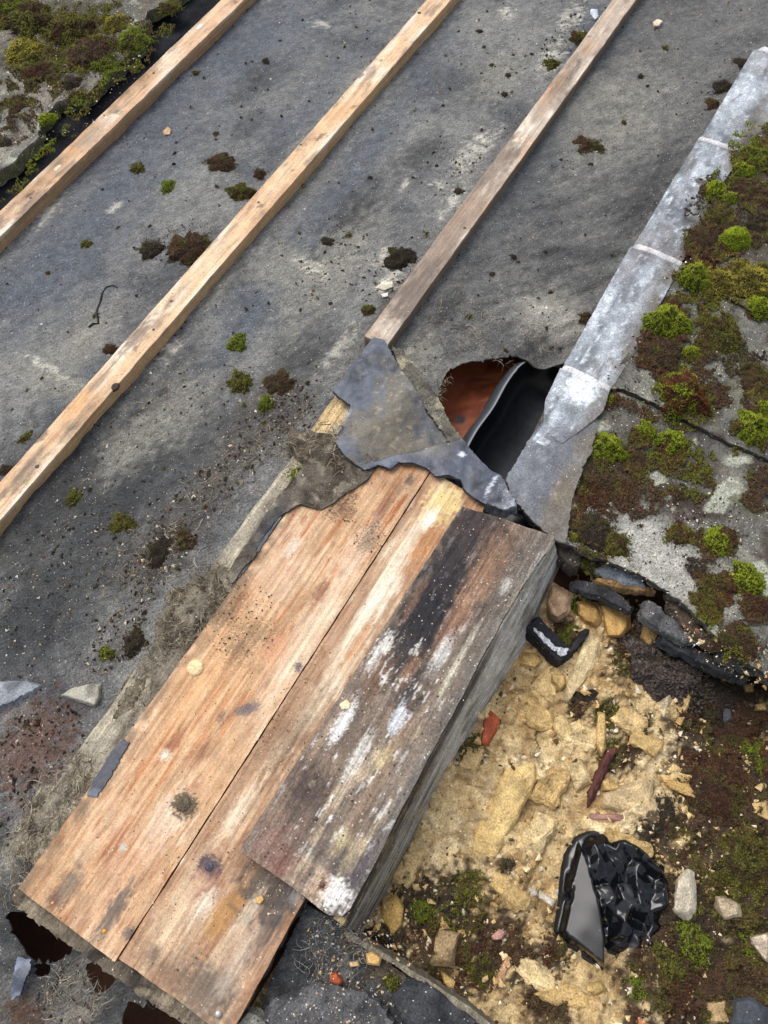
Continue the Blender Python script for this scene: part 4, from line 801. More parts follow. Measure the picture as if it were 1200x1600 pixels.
ST = [
 (C9([(190, 340), (240, 350), (280, 400), (275, 470), (220, 510), (180, 490), (165, 410)]), .030, (176, 146, 116), 'pinkish pitted stone beside the corner of the box'),
 (C9([(300, 415), (370, 410), (410, 450), (425, 510), (400, 540), (340, 520), (310, 470)]), .026, (178, 142, 86), 'rounded tan stone between the pinkish stone and the big angular one'),
 (C9([(410, 410), (555, 450), (562, 545), (520, 590), (455, 580), (425, 500)]), .036, (190, 152, 92), 'largest angular tan stone under the curled lead scrap'),
 (C9([(620, 510), (715, 550), (700, 620), (640, 630), (600, 590)]), .030, (178, 144, 90), 'small square tan stone below the white-stained slate fragment'),
 (C9([(800, 700), (905, 735), (870, 830), (780, 1030), (725, 960), (760, 870)]), .022, (204, 172, 118), 'long tan mortar slab along the dark soil lump'),
 (C9([(690, 890), (745, 850), (750, 880), (715, 970), (680, 930)]), .020, (206, 190, 160), 'small whitish stone between the soil lump and the tan slab'),
 (C9([(35, 660), (110, 655), (145, 700), (110, 730), (40, 720)]), .014, (196, 162, 104), 'flat tan stone below the charred batten stub'),
 (C9([(185, 755), (250, 760), (258, 810), (230, 835), (185, 800)]), .014, (206, 176, 118), 'small tan stone on the pale mortar ridge'),
 (C9([(400, 930), (440, 940), (445, 1110), (425, 1150), (395, 1090)]), .018, (214, 182, 122), 'narrow upright sliver of yellow mortar'),
 (C9([(340, 590), (410, 600), (420, 690), (330, 780), (260, 900), (230, 880), (270, 770)]), .016, (212, 190, 146), 'pale mortar ridge running down from the charred batten'),
 (C9([(915, 715), (950, 712), (965, 750), (930, 760)]), .014, (150, 120, 72), 'tan pebble under the black lath'), (C9([(975, 745), (1020, 740), (1040, 780), (990, 795)]), .014, (168, 134, 84), 'tan pebble beside the slate chip'),
 (C9([(1085, 800), (1130, 795), (1140, 845), (1095, 850)]), .016, (160, 128, 82), 'squarish tan stone near the end of the black lath'), (C9([(1145, 900), (1190, 890), (1200, 930), (1150, 930)]), .012, (176, 146, 98), 'tan pebble in the dark moss under the slates'),
 (C12([(420, 120), (530, 120), (640, 30), (665, 50), (668, 200), (640, 250), (560, 215), (425, 180)]), .020, (198, 174, 132), 'flat pale stone with a notched outline above the black bag'),
 (C12([(420, 60), (450, 40), (520, 90), (490, 115), (420, 110)]), .018, (190, 160, 106), 'small tan stone tucked behind the notched pale stone'),
 (C12([(780, 510), (830, 470), (862, 490), (870, 680), (830, 725), (760, 680), (775, 620)]), .026, (206, 194, 170), 'whitish upright stone touching the black bag'),
 (C12([(960, 600), (1030, 610), (1075, 640), (1080, 700), (1000, 715), (960, 660)]), .020, (188, 170, 140), 'pale stone in the moss beyond the whitish one'),
 (C12([(1125, 790), (1200, 770), (1230, 840), (1200, 915), (1130, 830)]), .024, (206, 188, 164), 'pinkish white stone cut by the photo edge in the moss'),
 (C12([(70, 560), (115, 560), (125, 600), (90, 610)]), .010, (206, 198, 182), 'small white pebble on the sand beside its larger twin'), (C12([(130, 570), (210, 620), (195, 660), (125, 610)]), .012, (210, 200, 180), 'oblong white pebble on the sand near the bag'),
 (C12([(700, 50), (830, 60), (905, 110), (870, 155), (740, 100)]), .020, (196, 162, 104), 'tan stone in the red moss above the bag'), (C12([(1110, 150), (1200, 140), (1220, 260), (1150, 230)]), .022, (200, 170, 116), 'tan stone at the photo edge below the slates'),
 (C12([(70, 1000), (110, 950), (180, 980), (190, 1040), (130, 1055)]), .018, (120, 122, 100), 'grey-green stone in the sand below the bag'),
 (C12([(350, 1010), (420, 1000), (450, 1040), (400, 1070), (350, 1050)]), .014, (186, 158, 100), 'rounded sandy stone below the tip of the bag'),
 (C11([(845, 725), (960, 770), (930, 940), (810, 925)]), .018, (166, 142, 106), 'squarish flat tan stone on the mossy patch near the plank edge'),
 (C11([(920, 920), (965, 930), (950, 990), (910, 985)]), .012, (146, 124, 92), 'small brown stone touching the squarish one'), (C11([(865, 950), (945, 1000), (925, 1050), (880, 1010)]), .010, (196, 164, 104), 'yellow flake below the squarish stone'),
 (C11([(1100, 790), (1140, 755), (1180, 765), (1160, 805), (1110, 810)]), .012, (196, 150, 134), 'pink pebble on dark moss beside the sand'),
 (C11([(1000, 660), (1050, 650), (1065, 690), (1020, 700)]), .010, (166, 140, 100), 'tan pebble at the edge of the dark moss patch'),
 ([(838, 1190), (842, 1215), (812, 1275), (775, 1345), (745, 1342), (738, 1322), (760, 1262), (792, 1196)], .016, (214, 184, 126), 'long smooth ridge of pale mortar below the orange tile chip'),
 (C9([(200, 930), (260, 960), (300, 1040), (240, 1080), (190, 1010)]), .012, (208, 182, 130), 'pale mortar lump between the ridge and the yellow sliver'),
 (C11([(1180, 880), (1215, 900), (1170, 980), (1110, 1050), (1090, 1060), (1110, 990)]), .012, (196, 156, 120), 'pinkish mortar ridge beside the dark moss patch'),
 (C11([(590, 620), (660, 590), (700, 640), (690, 740), (640, 800), (580, 740)]), .022, (196, 160, 96), 'cracked yellow mortar lump at the foot of the side board'),
 (C12([(90, 1060), (260, 1000), (430, 1080), (380, 1130), (200, 1120)]), .010, (204, 172, 116), 'broad flat mortar piece at the bottom edge below the bag'),
 (C12([(880, 1090), (1010, 1080), (1030, 1200), (900, 1200)]), .012, (178, 152, 110), 'tan stone beside the dark slate at the bottom edge'),
]
def quad(cx, cy, L, wd, ang, seed):
    r = np.random.default_rng(seed); a = math.radians(ang); q = []
    for sx, sy in ((-1, -.8), (-.3, -1), (.9, -.9), (1, .2), (.8, 1), (-.2, .9), (-1, .7)):
        x = sx * L * r.uniform(.8, 1.15); y = sy * wd * r.uniform(.75, 1.2); q.append((cx + x * math.cos(a) - y * math.sin(a), cy + x * math.sin(a) + y * math.cos(a)))
    return q
BL = [(860, 1062, 34, 20, 118, 'broken mortar block beside the charred batten and the pale ridge'), (838, 1120, 28, 20, 30, 'broken mortar block just above the long smooth ridge'), (905, 1150, 38, 22, 20, 'wide mortar lump beside the yellow sliver'), (985, 1128, 30, 20, 35, 'mortar lump below the dark soil lump'),
      (1010, 1160, 26, 16, 25, 'small mortar block below the dark soil lump, the lower of two'), (690, 1270, 44, 20, 118, 'long mortar piece leaning along the foot of the side board'), (640, 1350, 40, 18, 118, 'crumbling mortar piece at the foot of the side board, lower down'), (860, 1230, 36, 24, 120, 'broad mortar block beside the dark red shard'), (840, 1300, 34, 22, 115, 'mortar block midway between the long ridge and the bag'),
      (730, 1195, 30, 16, 118, 'mortar piece beside the orange tile chip'), (800, 1395, 34, 18, 40, 'flat mortar piece on the sand between the moss patch and the white pebbles'), (905, 1210, 24, 16, 60, 'small mortar block touching the dark red shard'), (1060, 1215, 30, 18, 25, 'mortar lump in the moss beyond the notched stone'), (985, 1320, 40, 14, 20, 'mortar rim just above the black bag'), (840, 1530, 40, 20, 35, 'mortar slab near the bottom edge below the bag')]
nst = len(ST)
for k, (cx, cy, L, wd, ang, lb) in enumerate(BL): ST.append((quad(cx, cy, L, wd, ang, k), .015 + .004 * (k % 3), [(206, 178, 126), (196, 166, 112), (216, 192, 144)][k % 3], lb))
for k, (pts, h, col, lb) in enumerate(ST): stone('rubble_stone', pts, h * (1 if k < nst else .62), col, lb, 'stone', GS, 300 + k, mt='stone' if k < 4 else 'mortar', amp=.07 if k < nst else .17, jag=.3 if k < nst else .6)
stone('tile_chip', C8([(1075, 905), (1150, 970), (1145, 1010), (1085, 1100), (1055, 1095), (1062, 980)]), .012, (176, 92, 62), 'orange clay tile chip beside the side board', 'tile chip', seed=400, amp=.03)
stone('tile_shard', [(950, 1172), (964, 1170), (944, 1212), (928, 1250), (918, 1262), (918, 1240), (934, 1200)], .022, (92, 56, 52), 'dark red curved tile shard standing beside the notched stone', 'tile shard', seed=401, amp=.12)
stone('tile_shard', C12([(355, 215), (430, 212), (540, 216), (640, 262), (560, 256), (470, 240), (400, 240), (362, 240)]), .014, (160, 122, 112), 'pinkish curved tile shard just above the black bag', 'tile shard', seed=402, amp=.03)
stone('tile_chip', [(996, 1590), (1030, 1600), (1040, 1620), (1000, 1612)], .012, (186, 120, 84), 'orange tile chip at the bottom edge', 'tile chip', seed=403)
stone('slate_chip', C9([(975, 870), (1030, 880), (1040, 980), (990, 1000)]), .014, (72, 74, 80), 'dark slate chip standing in the moss under the slates', 'slate piece', seed=404, mt='darkslate', amp=.02)
stone('slate_chip', C12([(1040, 1090), (1120, 1070), (1210, 1130), (1220, 1230), (1020, 1230)]), .016, (62, 66, 72), 'dark slate piece at the bottom corner of the rubble', 'slate piece', seed=405, mt='darkslate', amp=.02)
stone('wood_twig', [(866, 1170), (908, 1200), (906, 1206), (862, 1178)], .008, (206, 172, 116), 'thin pale wood sliver lying on the sand', 'wood splinter', seed=406, amp=.01)

# bottom, below the box: dusty mat, slates, plank edge
ZM = .006
def c_mat(u, v):
    c = base(u, S(74, 76, 78), .85); n = fbm(u * 18, v * 18, 4, 311); mixc(c, S(48, 49, 52), sst(0, .5, n)); mixc(c, S(118, 118, 116), sst(.15, .5, -n) * .7)
    mixc(c, S(150, 150, 148), blob(u, v, 540, 1525, 10, 8, 0, ZM)); mixc(c, S(84, 72, 54), blob(u, v, 600, 1500, 30, 60, 0, ZM, warp=.8) * .8); return c
MATP = [(478, 1412), (505, 1428), (540, 1440), (555, 1462), (640, 1530), (700, 1600), (680, 1660), (420, 1660), (404, 1590), (420, 1540), (452, 1470)]
tag(sheet('dust_covered_felt', polyuv(MATP, ZM), .003, lambda u, v: ZM + .006 * fbm(u * 14, v * 14, 3, 312) + .003 * fbm(u * 50, v * 50, 3, 313), c_mat, M['felt'], thick=.012, rag=.003, seed=70, side=S(30, 30, 30)), 'dark felt thick with grey dust below the end of the blackened board', 'felt')
Gb = 'broken slates at the bottom of the box'
frag('slate_fragment', C11([(70, 1090), (170, 1060), (300, 1005), (420, 1030), (510, 1050), (580, 1110), (640, 1190), (620, 1300), (200, 1300), (30, 1180)]), .022, .014, (84, 84, 84), 'slate', 'large dusty slate fragment with a bluish edge at the bottom', 'slate piece', Gb, seed=71, step=.003, flare=.001, bump=.006, col2=(44, 45, 48), rag=.003)
frag('slate_fragment', C11([(640, 1060), (720, 995), (800, 1010), (900, 1090), (1010, 1180), (1060, 1240), (900, 1320), (720, 1240), (660, 1120)]), .020, .014, (58, 59, 62), 'slate', 'dark slate fragment against the thin plank edge', 'slate piece', Gb, seed=72, step=.003, flare=.001, bump=.006, col2=(32, 33, 36))
frag('slate_fragment', [(372, 1600), (388, 1582), (402, 1588), (420, 1604), (430, 1640), (370, 1640)], .02, .012, (120, 120, 110), 'slate', 'pale grey slate corner beside the silver nail', 'slate piece', Gb, seed=73)
frag('plank_edge', C11([(410, 778), (440, 772), (620, 880), (800, 990), (1000, 1120), (1090, 1190), (1160, 1260), (1120, 1260), (980, 1150), (820, 1040), (640, 920), (430, 800)]), .014, .05, (122, 114, 98), 'oldwood', 'thin grey plank on edge between the dusty felt and the rubble', 'plank', seed=74, flare=.001, rag=.0015)
def chunk(pts, z, h, col, name, label, cat, seed, group=None):
    q = np.array(pts, float); c = q.mean(0); r = np.random.default_rng(seed); V = []
    for a, b in q:
        p = P(a, b, z + h * .3); t = .75; cc = P(*c, z + h); V += [[p[0], p[1], z + h * .3], [*(p[:2] * .95 + cc[:2] * .05), z - .004], [*(P(a, b, z + h)[:2] * t + cc[:2] * (1 - t)), z + h * r.uniform(.75, 1)]]
    return tag(hull_rock(name, V, S(*col), M['stone'], seed, 2, .07), label, cat, group)
chunk(C11([(515, 870), (545, 860), (590, 890), (580, 930), (520, 920)]), .012, .012, (206, 168, 108), 'mortar_crumb', 'yellow mortar crumb on the dusty felt beside the plank edge', 'mortar lump', 81)
chunk(C11([(345, 970), (375, 955), (410, 1000), (395, 1020), (345, 1005)]), .014, .014, (170, 86, 56), 'tile_chip', 'rust red tile chip at the top edge of the dusty slate', 'tile chip', 82)
chunk(C11([(430, 910), (480, 905), (490, 930), (440, 935)]), .012, .010, (180, 158, 118), 'mortar_crumb', 'beige flat crumb near the rust red tile chip', 'mortar lump', 83)
chunk(C11([(0, 605), (30, 595), (42, 615), (20, 640), (0, 635)]), ZB, .006, (196, 160, 104), 'mortar_crumb', 'tan flake lying on the dark stain of the brown board', 'mortar lump', 84)
chunk(C8([(385, 900), (425, 875), (450, 895), (440, 925), (400, 930)]), ZU - .004, .007, (222, 206, 170), 'mortar_crumb', 'cream flake stuck on the edge of the blackened board', 'mortar lump', 85)
# stones on the felt beside the boards
chunk([(94, 1086), (112, 1074), (140, 1068), (158, 1068), (160, 1090), (150, 1106), (134, 1100), (112, 1094)], -.002, .022, (160, 156, 142), 'grey_stone', 'grey wedge-shaped stone on the felt beside the grey batten', 'stone', 86)
frag('slate_fragment', [(-30, 1066), (44, 1067), (60, 1072), (40, 1084), (0, 1104), (-40, 1120)], .012, .010, (128, 132, 138), 'darkslate', 'bluish grey slate fragment lying on the felt at its edge', 'slate piece', seed=87)
chunk(crop(400, 400, 3, [(555, 150), (590, 118), (645, 122), (650, 145), (600, 165)]), -.002, .008, (196, 190, 172), 'mortar_crumb', 'flat pale mortar piece beside the weathered batten', 'mortar lump', 88)
chunk(crop(400, 400, 3, [(582, 178), (622, 170), (622, 188), (590, 194)]), -.002, .007, (222, 218, 208), 'mortar_crumb', 'small white mortar piece beside the weathered batten', 'mortar lump', 89)
chunk([(254, 205), (262, 198), (268, 202), (266, 210), (256, 211)], -.002, .006, (214, 176, 140), 'mortar_crumb', 'peach coloured crumb on the felt below the first batten', 'mortar lump', 90)
chunk([(923, 14), (934, 14), (936, 28), (930, 32), (922, 22)], -.002, .006, (190, 196, 206), 'mortar_crumb', 'bluish white chip beside the top of the weathered batten', 'mortar lump', 91)
chunk([(1020, 34), (1028, 29), (1036, 33), (1030, 41), (1022, 40)], -.004, .006, (214, 198, 176), 'mortar_crumb', 'cream crumb on the felt beyond the weathered batten', 'mortar lump', 92)
# torn lead lump at the corner of the boards
frag('lead_scrap', [(760, 786), (776, 762), (788, 752), (800, 772), (806, 792), (790, 796)], .05, .02, (112, 116, 122), 'lead', 'crumpled lead scrap at the top corner of the blackened board', 'lead scrap', seed=93, bump=.008)

# ================================================================== BLACK PLASTIC BAG
def bag():
    pts = crop(860, 1280, 5, [(230, 150), (320, 110), (470, 92), (600, 110), (720, 170), (800, 250), (850, 310), (940, 350), (968, 460), (982, 690), (935, 740), (915, 890), (860, 960), (850, 1080), (730, 1160), (620, 1110), (470, 1050), (438, 1000), (438, 1190), (400, 1170), (230, 1050), (90, 950), (70, 880), (105, 640), (125, 400), (150, 280)])
    _, z0, _ = ground(965, 1405, z_rubble, -.06)
    q = polyuv(pts, z0 + .02); c0 = q.mean(0)
    tri = polyuv(crop(860, 1280, 5, [(230, 165), (300, 285), (355, 500), (405, 700), (435, 900), (438, 1190), (300, 1080), (85, 885), (150, 600), (170, 400)]), z0 + .02)
    cr = np.random.default_rng(12); cand = []
    tries = 0
    while len(cand) < 120 and tries < 6000:
        tries += 1
        w = np.array([cr.uniform(q[:, 0].min(), q[:, 0].max()), cr.uniform(q[:, 1].min(), q[:, 1].max())])
        if inside(w[:1], w[1:], q)[0] and all(np.hypot(*(w - k[:2])) > .0085 for k in cand): cand.append(np.array([w[0], w[1], cr.normal() * (.0062 + .004 * (cr.uniform() < .3))]))
    cand = np.array(cand); lo, hi = q.min(0) - .05, q.max(0) + .05
    allp = np.concatenate([cand, [[lo[0], lo[1], 0], [hi[0], lo[1], 0], [hi[0], hi[1], 0], [lo[0], hi[1], 0]]])
    from mathutils.geometry import delaunay_2d_cdt
    dv, _, df, *_r = delaunay_2d_cdt([Vector(k[:2]) for k in allp], [], [], 0, 1e-7)
    dv = np.array([k[:] for k in dv]); dz = np.array([allp[np.argmin(np.hypot(*(allp[:, :2] - k).T)), 2] for k in dv])
    def facet(u, v):
        z = np.zeros(u.shape)
        for f in df:
            A, B, C = dv[f[0]], dv[f[1]], dv[f[2]]; d = (B[1] - C[1]) * (A[0] - C[0]) + (C[0] - B[0]) * (A[1] - C[1])
            l1 = ((B[1] - C[1]) * (u - C[0]) + (C[0] - B[0]) * (v - C[1])) / d; l2 = ((C[1] - A[1]) * (u - C[0]) + (A[0] - C[0]) * (v - C[1])) / d; l3 = 1 - l1 - l2
            m = (l1 >= -1e-6) & (l2 >= -1e-6) & (l3 >= -1e-6); z = np.where(m, l1 * dz[f[0]] + l2 * dz[f[1]] + l3 * dz[f[2]], z)
        return z
    pc = np.array([*W(*tri.mean(0)), z0 + .02]); vd = np.array([0, 0, H]) - pc; vd /= np.linalg.norm(vd); hn = vd * 1.0 + .07 * np.array(sd); hn /= np.linalg.norm(hn)
    gu_, gv_ = -(hn[:2] @ D1) / hn[2], -(hn[:2] @ N1) / hn[2]       # the smooth face lies so that it mirrors the bright part of the sky
    def edged(u, v, poly):
        d = np.full(u.shape, 9.0)
        for i in range(len(poly)):
            a, b = poly[i], poly[(i + 1) % len(poly)]; e = b - a; t = np.clip(((u - a[0]) * e[0] + (v - a[1]) * e[1]) / (e @ e), 0, 1)
            d = np.minimum(d, np.hypot(u - a[0] - t * e[0], v - a[1] - t * e[1]))
        return d
    def zf(u, v):
        uw = u + .003 * fbm(u * 30, v * 30, 2, 3); vw = v + .003 * fbm(u * 30, v * 30, 2, 4); o_ = .0008
        crump = (facet(uw, vw) + facet(uw + o_, vw) + facet(uw, vw + o_) + facet(uw - o_, vw) + facet(uw, vw - o_)) / 5
        crump = crump + .0010 * (1 - np.abs(fbm(u * 42 + 3, v * 42, 2, 15)) * 3) - .0005 + .0011 * facet(uw * 1.0 + .011, vw - .013) / .006
        d = edged(u, v, q); prof = sst(0, .014, d)
        ins = inside(u, v, tri); dt = edged(u, v, tri); m = np.where(ins, sst(0, .006, dt), 0)
        z = z0 + .006 + .016 * prof + np.clip(crump, -.02, .02) * prof
        flat = z0 + .024 + gv_ * (v - tri.mean(0)[1]) + gu_ * (u - tri.mean(0)[0]) + .0009 * fbm(u * 14, v * 14, 2, 6)
        z = z * (1 - m) + flat * m
        return z
    o = sheet('plastic_bag', q, .0011, zf, lambda u, v: base(u, S(13, 14, 17), .12), M['plastic'], thick=.009, rag=.0005, side=S(16, 17, 20), seed=75, flare=.003, rough_side=.0003, sidej=.02)
    return o
tag(bag(), 'crumpled glossy black plastic bag with one smooth folded face, on the rubble', 'plastic bag')

# ================================================================== MOSS
def moss_mesh(name, seed, palette, n, bl, h=.5, spiky=.35, strag=.16, lump=1.0):
    """unit moss cushion: lumpy dome thick with tiny leaf tufts. palette: (main, second, dark, share of second, dome)"""
    r = np.random.default_rng(seed); main, second, dark, share = [S(*p) if not np.isscalar(p) else p for p in palette]
    def R(t): return 1 + lump * .42 * noise2(np.cos(t) * 1.2 + seed * 3.7, np.sin(t) * 1.2, seed) + lump * .26 * noise2(np.cos(t) * 3 + seed, np.sin(t) * 3, seed + 3)
    def zz(x, y, rr): return h * np.clip(1 - rr ** 2, 0, 1) ** .6 * (1 + lump * .75 * fbm(x * 2.0 + seed, y * 2.0, 3, seed + 1)) - .06
    nr, ntn = 7, 22; V = [[0, 0, 0]]; rad = [0.0]
    for i in range(1, nr + 1):
        for j in range(ntn):
            t = 2 * math.pi * j / ntn; q = i / nr; V.append([math.cos(t) * q, math.sin(t) * q, 0]); rad.append(q)
    V = np.array(V); rad = np.array(rad); tt = np.arctan2(V[:, 1], V[:, 0]); V[:, 2] = zz(V[:, 0], V[:, 1], rad); V[:, :2] *= R(tt)[:, None]
    F3 = np.array([[0, 1 + j, 1 + (j + 1) % ntn] for j in range(ntn)])
    F4 = np.array([[1 + i * ntn + j, 1 + (i + 1) * ntn + j, 1 + (i + 1) * ntn + (j + 1) % ntn, 1 + i * ntn + (j + 1) % ntn] for i in range(nr - 1) for j in range(ntn)])
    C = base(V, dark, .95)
    t = r.uniform(0, 2 * math.pi, n); q = np.sqrt(r.uniform(0, 1.04, n)); far = r.uniform(size=n) < strag; q = np.where(far, 1 + np.abs(r.normal(size=n)) * .22, q); x = np.cos(t) * q; y = np.sin(t) * q; z = np.where(far, 0, zz(x, y, np.minimum(q, 1)))
    Rk = R(t); p = np.stack([x * Rk, y * Rk, z], 1)
    nrm = np.stack([x * h * 1.4, y * h * 1.4, np.full(n, .75)], 1) + r.normal(size=(n, 3)) * spiky; nrm /= np.linalg.norm(nrm, axis=1, keepdims=True)
    a = np.cross(nrm, r.normal(size=(n, 3))); a /= np.linalg.norm(a, axis=1, keepdims=True); b = np.cross(nrm, a)
    s = bl * r.uniform(.6, 1.4, n); sec = (fbm(x * 1.1 + seed * 5, y * 1.1, 2, seed + 9) * .9 + r.normal(size=n) * .16) > (.55 - 1.1 * share)
    L = np.where(sec, 1.9, 1.15) * s; wd = np.where(sec, .42, .62) * s
    tip = p + nrm * L[:, None]; B0 = [p + (a * math.cos(k) + b * math.sin(k)) * wd[:, None] - nrm * (s * .3)[:, None] for k in (0, 2.094, 4.188)]
    BV = np.concatenate([tip] + B0); i = np.arange(n) + len(V)
    BF = np.concatenate([np.stack([i, i + n * (1 + k), i + n * (1 + (k + 1) % 3)], 1) for k in range(3)])
    lum = r.uniform(.65, 1.3, n) * (.85 + .3 * fbm(x * 3, y * 3, 2, seed + 4))
    cm = np.where(sec[:, None], second[None], main[None]) * lum[:, None]; mixd = (r.uniform(size=n) < .14)[:, None]; cm = np.where(mixd, cm * .45 + dark * .5, cm)
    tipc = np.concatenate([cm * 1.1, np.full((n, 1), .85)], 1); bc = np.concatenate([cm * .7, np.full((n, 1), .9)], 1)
    me = mesh_from(name, np.concatenate([V, BV]), [np.concatenate([F3, BF]), F4], np.concatenate([C, tipc, bc, bc, bc]), True)
    me.materials.append(M['moss']); return me
PAL = {'lime': ((132, 146, 36), (158, 164, 58), (44, 46, 18), .2), 'dome': ((138, 156, 34), (150, 166, 44), (60, 66, 20), .2), 'limered': ((126, 142, 36), (112, 66, 42), (46, 36, 22), .42), 'olive': ((100, 100, 40), (84, 66, 42), (34, 30, 20), .35),
       'brown': ((88, 68, 50), (92, 90, 46), (42, 33, 27), .33), 'red': ((86, 58, 42), (92, 88, 44), (42, 31, 25), .32), 'soil': ((100, 90, 84), (64, 60, 42), (52, 46, 42), .22), 'dark': ((70, 61, 52), (78, 72, 46), (36, 31, 27), .25), 'green': ((112, 124, 38), (92, 80, 42), (36, 34, 18), .3), 'yellow': ((150, 140, 56), (112, 104, 44), (40, 36, 20), .4)}
LIB = {}
def moss_lib(kind, r_m, var):
    cls = 0 if r_m < .012 else (1 if r_m < .024 else 2)
    k = (kind, cls, var % 3)
    if k not in LIB:
        n, bl = ((300, .15), (1100, .085), (3200, .05))[cls]
        LIB[k] = moss_mesh('moss_' + kind, 500 + len(LIB), PAL[kind], n, bl, h=.42 if kind not in ('lime', 'limered', 'dome') else .62 if kind != 'dome' else .85, spiky=.28 if kind in ('lime', 'dome') else .45, strag=0 if kind == 'dome' else .05 if kind == 'lime' else .18, lump=.45 if kind == 'dome' else 1.0)
    return LIB[k]
def moss(px, py, r, kind, label, z, group='moss clumps on the roof', sx=1.0, hs=1.0, zf=None, sink=.0):
    if zf is not None: p, z, _ = ground(px, py, zf, z)
    else: p = P(px, py, z)
    R = r * MPP(px, py, z); me = moss_lib(kind, R, int(px * 3 + py))
    o = link('moss_clump', me, None); o.location = (p[0], p[1], z - sink); o.rotation_euler = (0, 0, (px * 1.7 + py) % 6.28); o.scale = (R * sx, R / sx, R * hs)
    tag(o, label, 'moss', group); return o
GF = 'moss clumps on the felt'; GSL = 'moss cushions on the stone slates'
FM = [(920, 232, 25, 'brown', 'large brown moss clump on the bare felt beyond the weathered batten'), (1040, 75, 8, 'olive', 'small olive moss tuft near the top beyond the weathered batten'), (345, 255, 23, 'brown', 'ragged brown moss clump in the middle of the first felt bay'),
 (215, 262, 14, 'olive', 'olive moss tuft nearest the first batten, above its greener neighbour'), (262, 292, 15, 'green', 'bright green moss tuft in the first felt bay'), (415, 95, 9, 'dark', 'dark round moss lump high in the first felt bay'),
 (376, 300, 22, 'olive', 'olive moss against the upper side of the clean batten'), (404, 270, 12, 'brown', 'small brown moss tuft against the clean batten'), (292, 390, 34, 'brown', 'large brown moss clump touching the clean batten'), (236, 392, 20, 'dark', 'dark moss clump next to the large brown one'),
 (135, 382, 13, 'olive', 'olive moss tuft alone at the middle of the first bay'), (372, 535, 18, 'green', 'upright green moss clump below the clean batten'), (376, 598, 22, 'olive', 'olive moss clump just under the upright green one'), (436, 600, 24, 'brown', 'reddish brown moss clump beside the olive one in the second bay'), (415, 628, 15, 'green', 'green moss tuft under the reddish brown clump'),
 (120, 775, 17, 'olive', 'olive moss tuft near the lower end of the clean batten'), (190, 820, 19, 'olive', 'dark olive moss clump in the lower second bay'), (625, 402, 26, 'dark', 'dark brown moss heap against the weathered batten'), (575, 485, 14, 'olive', 'olive moss beside the end of the weathered batten'), (545, 368, 8, 'olive', 'tiny olive moss tuft above the dark brown heap'), (512, 378, 12, 'dark', 'dark moss specks in the second bay'),
 (905, 60, 17, 'olive', 'olive moss tuft on the pale patch by the weathered batten'), (860, 100, 15, 'olive', 'ragged olive moss on the pale dirt above the weathered batten'), (165, 1022, 14, 'green', 'bright green moss tuft near the grey wedge stone'), (60, 1130, 14, 'red', 'red and green moss tuft below the bluish slate fragment'), (212, 1000, 24, 'dark', 'dark moss heap against the grey batten'), (172, 546, 13, 'red', 'rust red moss against the clean batten'), (40, 685, 12, 'olive', 'olive moss tuft close above the clean batten, low down'),
 (862, 458, 8, 'red', 'tiny red moss tuft above the hole'), (915, 495, 14, 'brown', 'brown moss against the lead above the hole'), (437, 380, 6, 'green', 'tiny green moss dot in the second bay'), (665, 365, 7, 'green', 'tiny lime moss dot beside the weathered batten'), (718, 300, 10, 'dark', 'dark moss spot in the pale lichen patch'), (640, 720, 6, 'dark', 'dark crumb of moss on the torn felt'),
 (1130, 135, 17, 'dark', 'dark green moss lump beside the topmost lead soaker'), (1160, 98, 12, 'dark', 'upper black moss lump beside the lead'), (1114, 162, 14, 'brown', 'brown moss lump just below the dark green one by the lead'), (150, 492, 8, 'olive', 'small olive moss beside the black crack in the felt'), (250, 858, 26, 'dark', 'dark peaty moss heap above the grey batten'), (290, 845, 20, 'brown', 'brown peaty moss heap beside the darker one'), (10, 735, 14, 'dark', 'dark moss under the lower end of the clean batten')]
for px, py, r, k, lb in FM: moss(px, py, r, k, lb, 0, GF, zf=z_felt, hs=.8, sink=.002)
rr = np.random.default_rng(77); nm_ = 0
while nm_ < 46:
    px, py = rr.uniform(5, 1000), rr.uniform(5, 900); q = UV(px, py)
    if not ((-1.07 < q[1] < -.80) or (-.71 < q[1] < -.46) or (-.36 < q[1] < -.16 and q[0] > .62)): continue
    moss(px, py, rr.uniform(2.5, 6.5), ('dark', 'olive', 'brown', 'dark', 'olive')[nm_ % 5], 'tiny loose moss crumb on the bare felt between the battens', 0, 'tiny moss crumbs scattered on the felt', zf=z_felt, hs=.8, sink=.001); nm_ += 1
moss(478, 746, 22, 'green', 'flat green moss cushion on the fibres beside the torn felt flap', .034, GF, hs=.5)
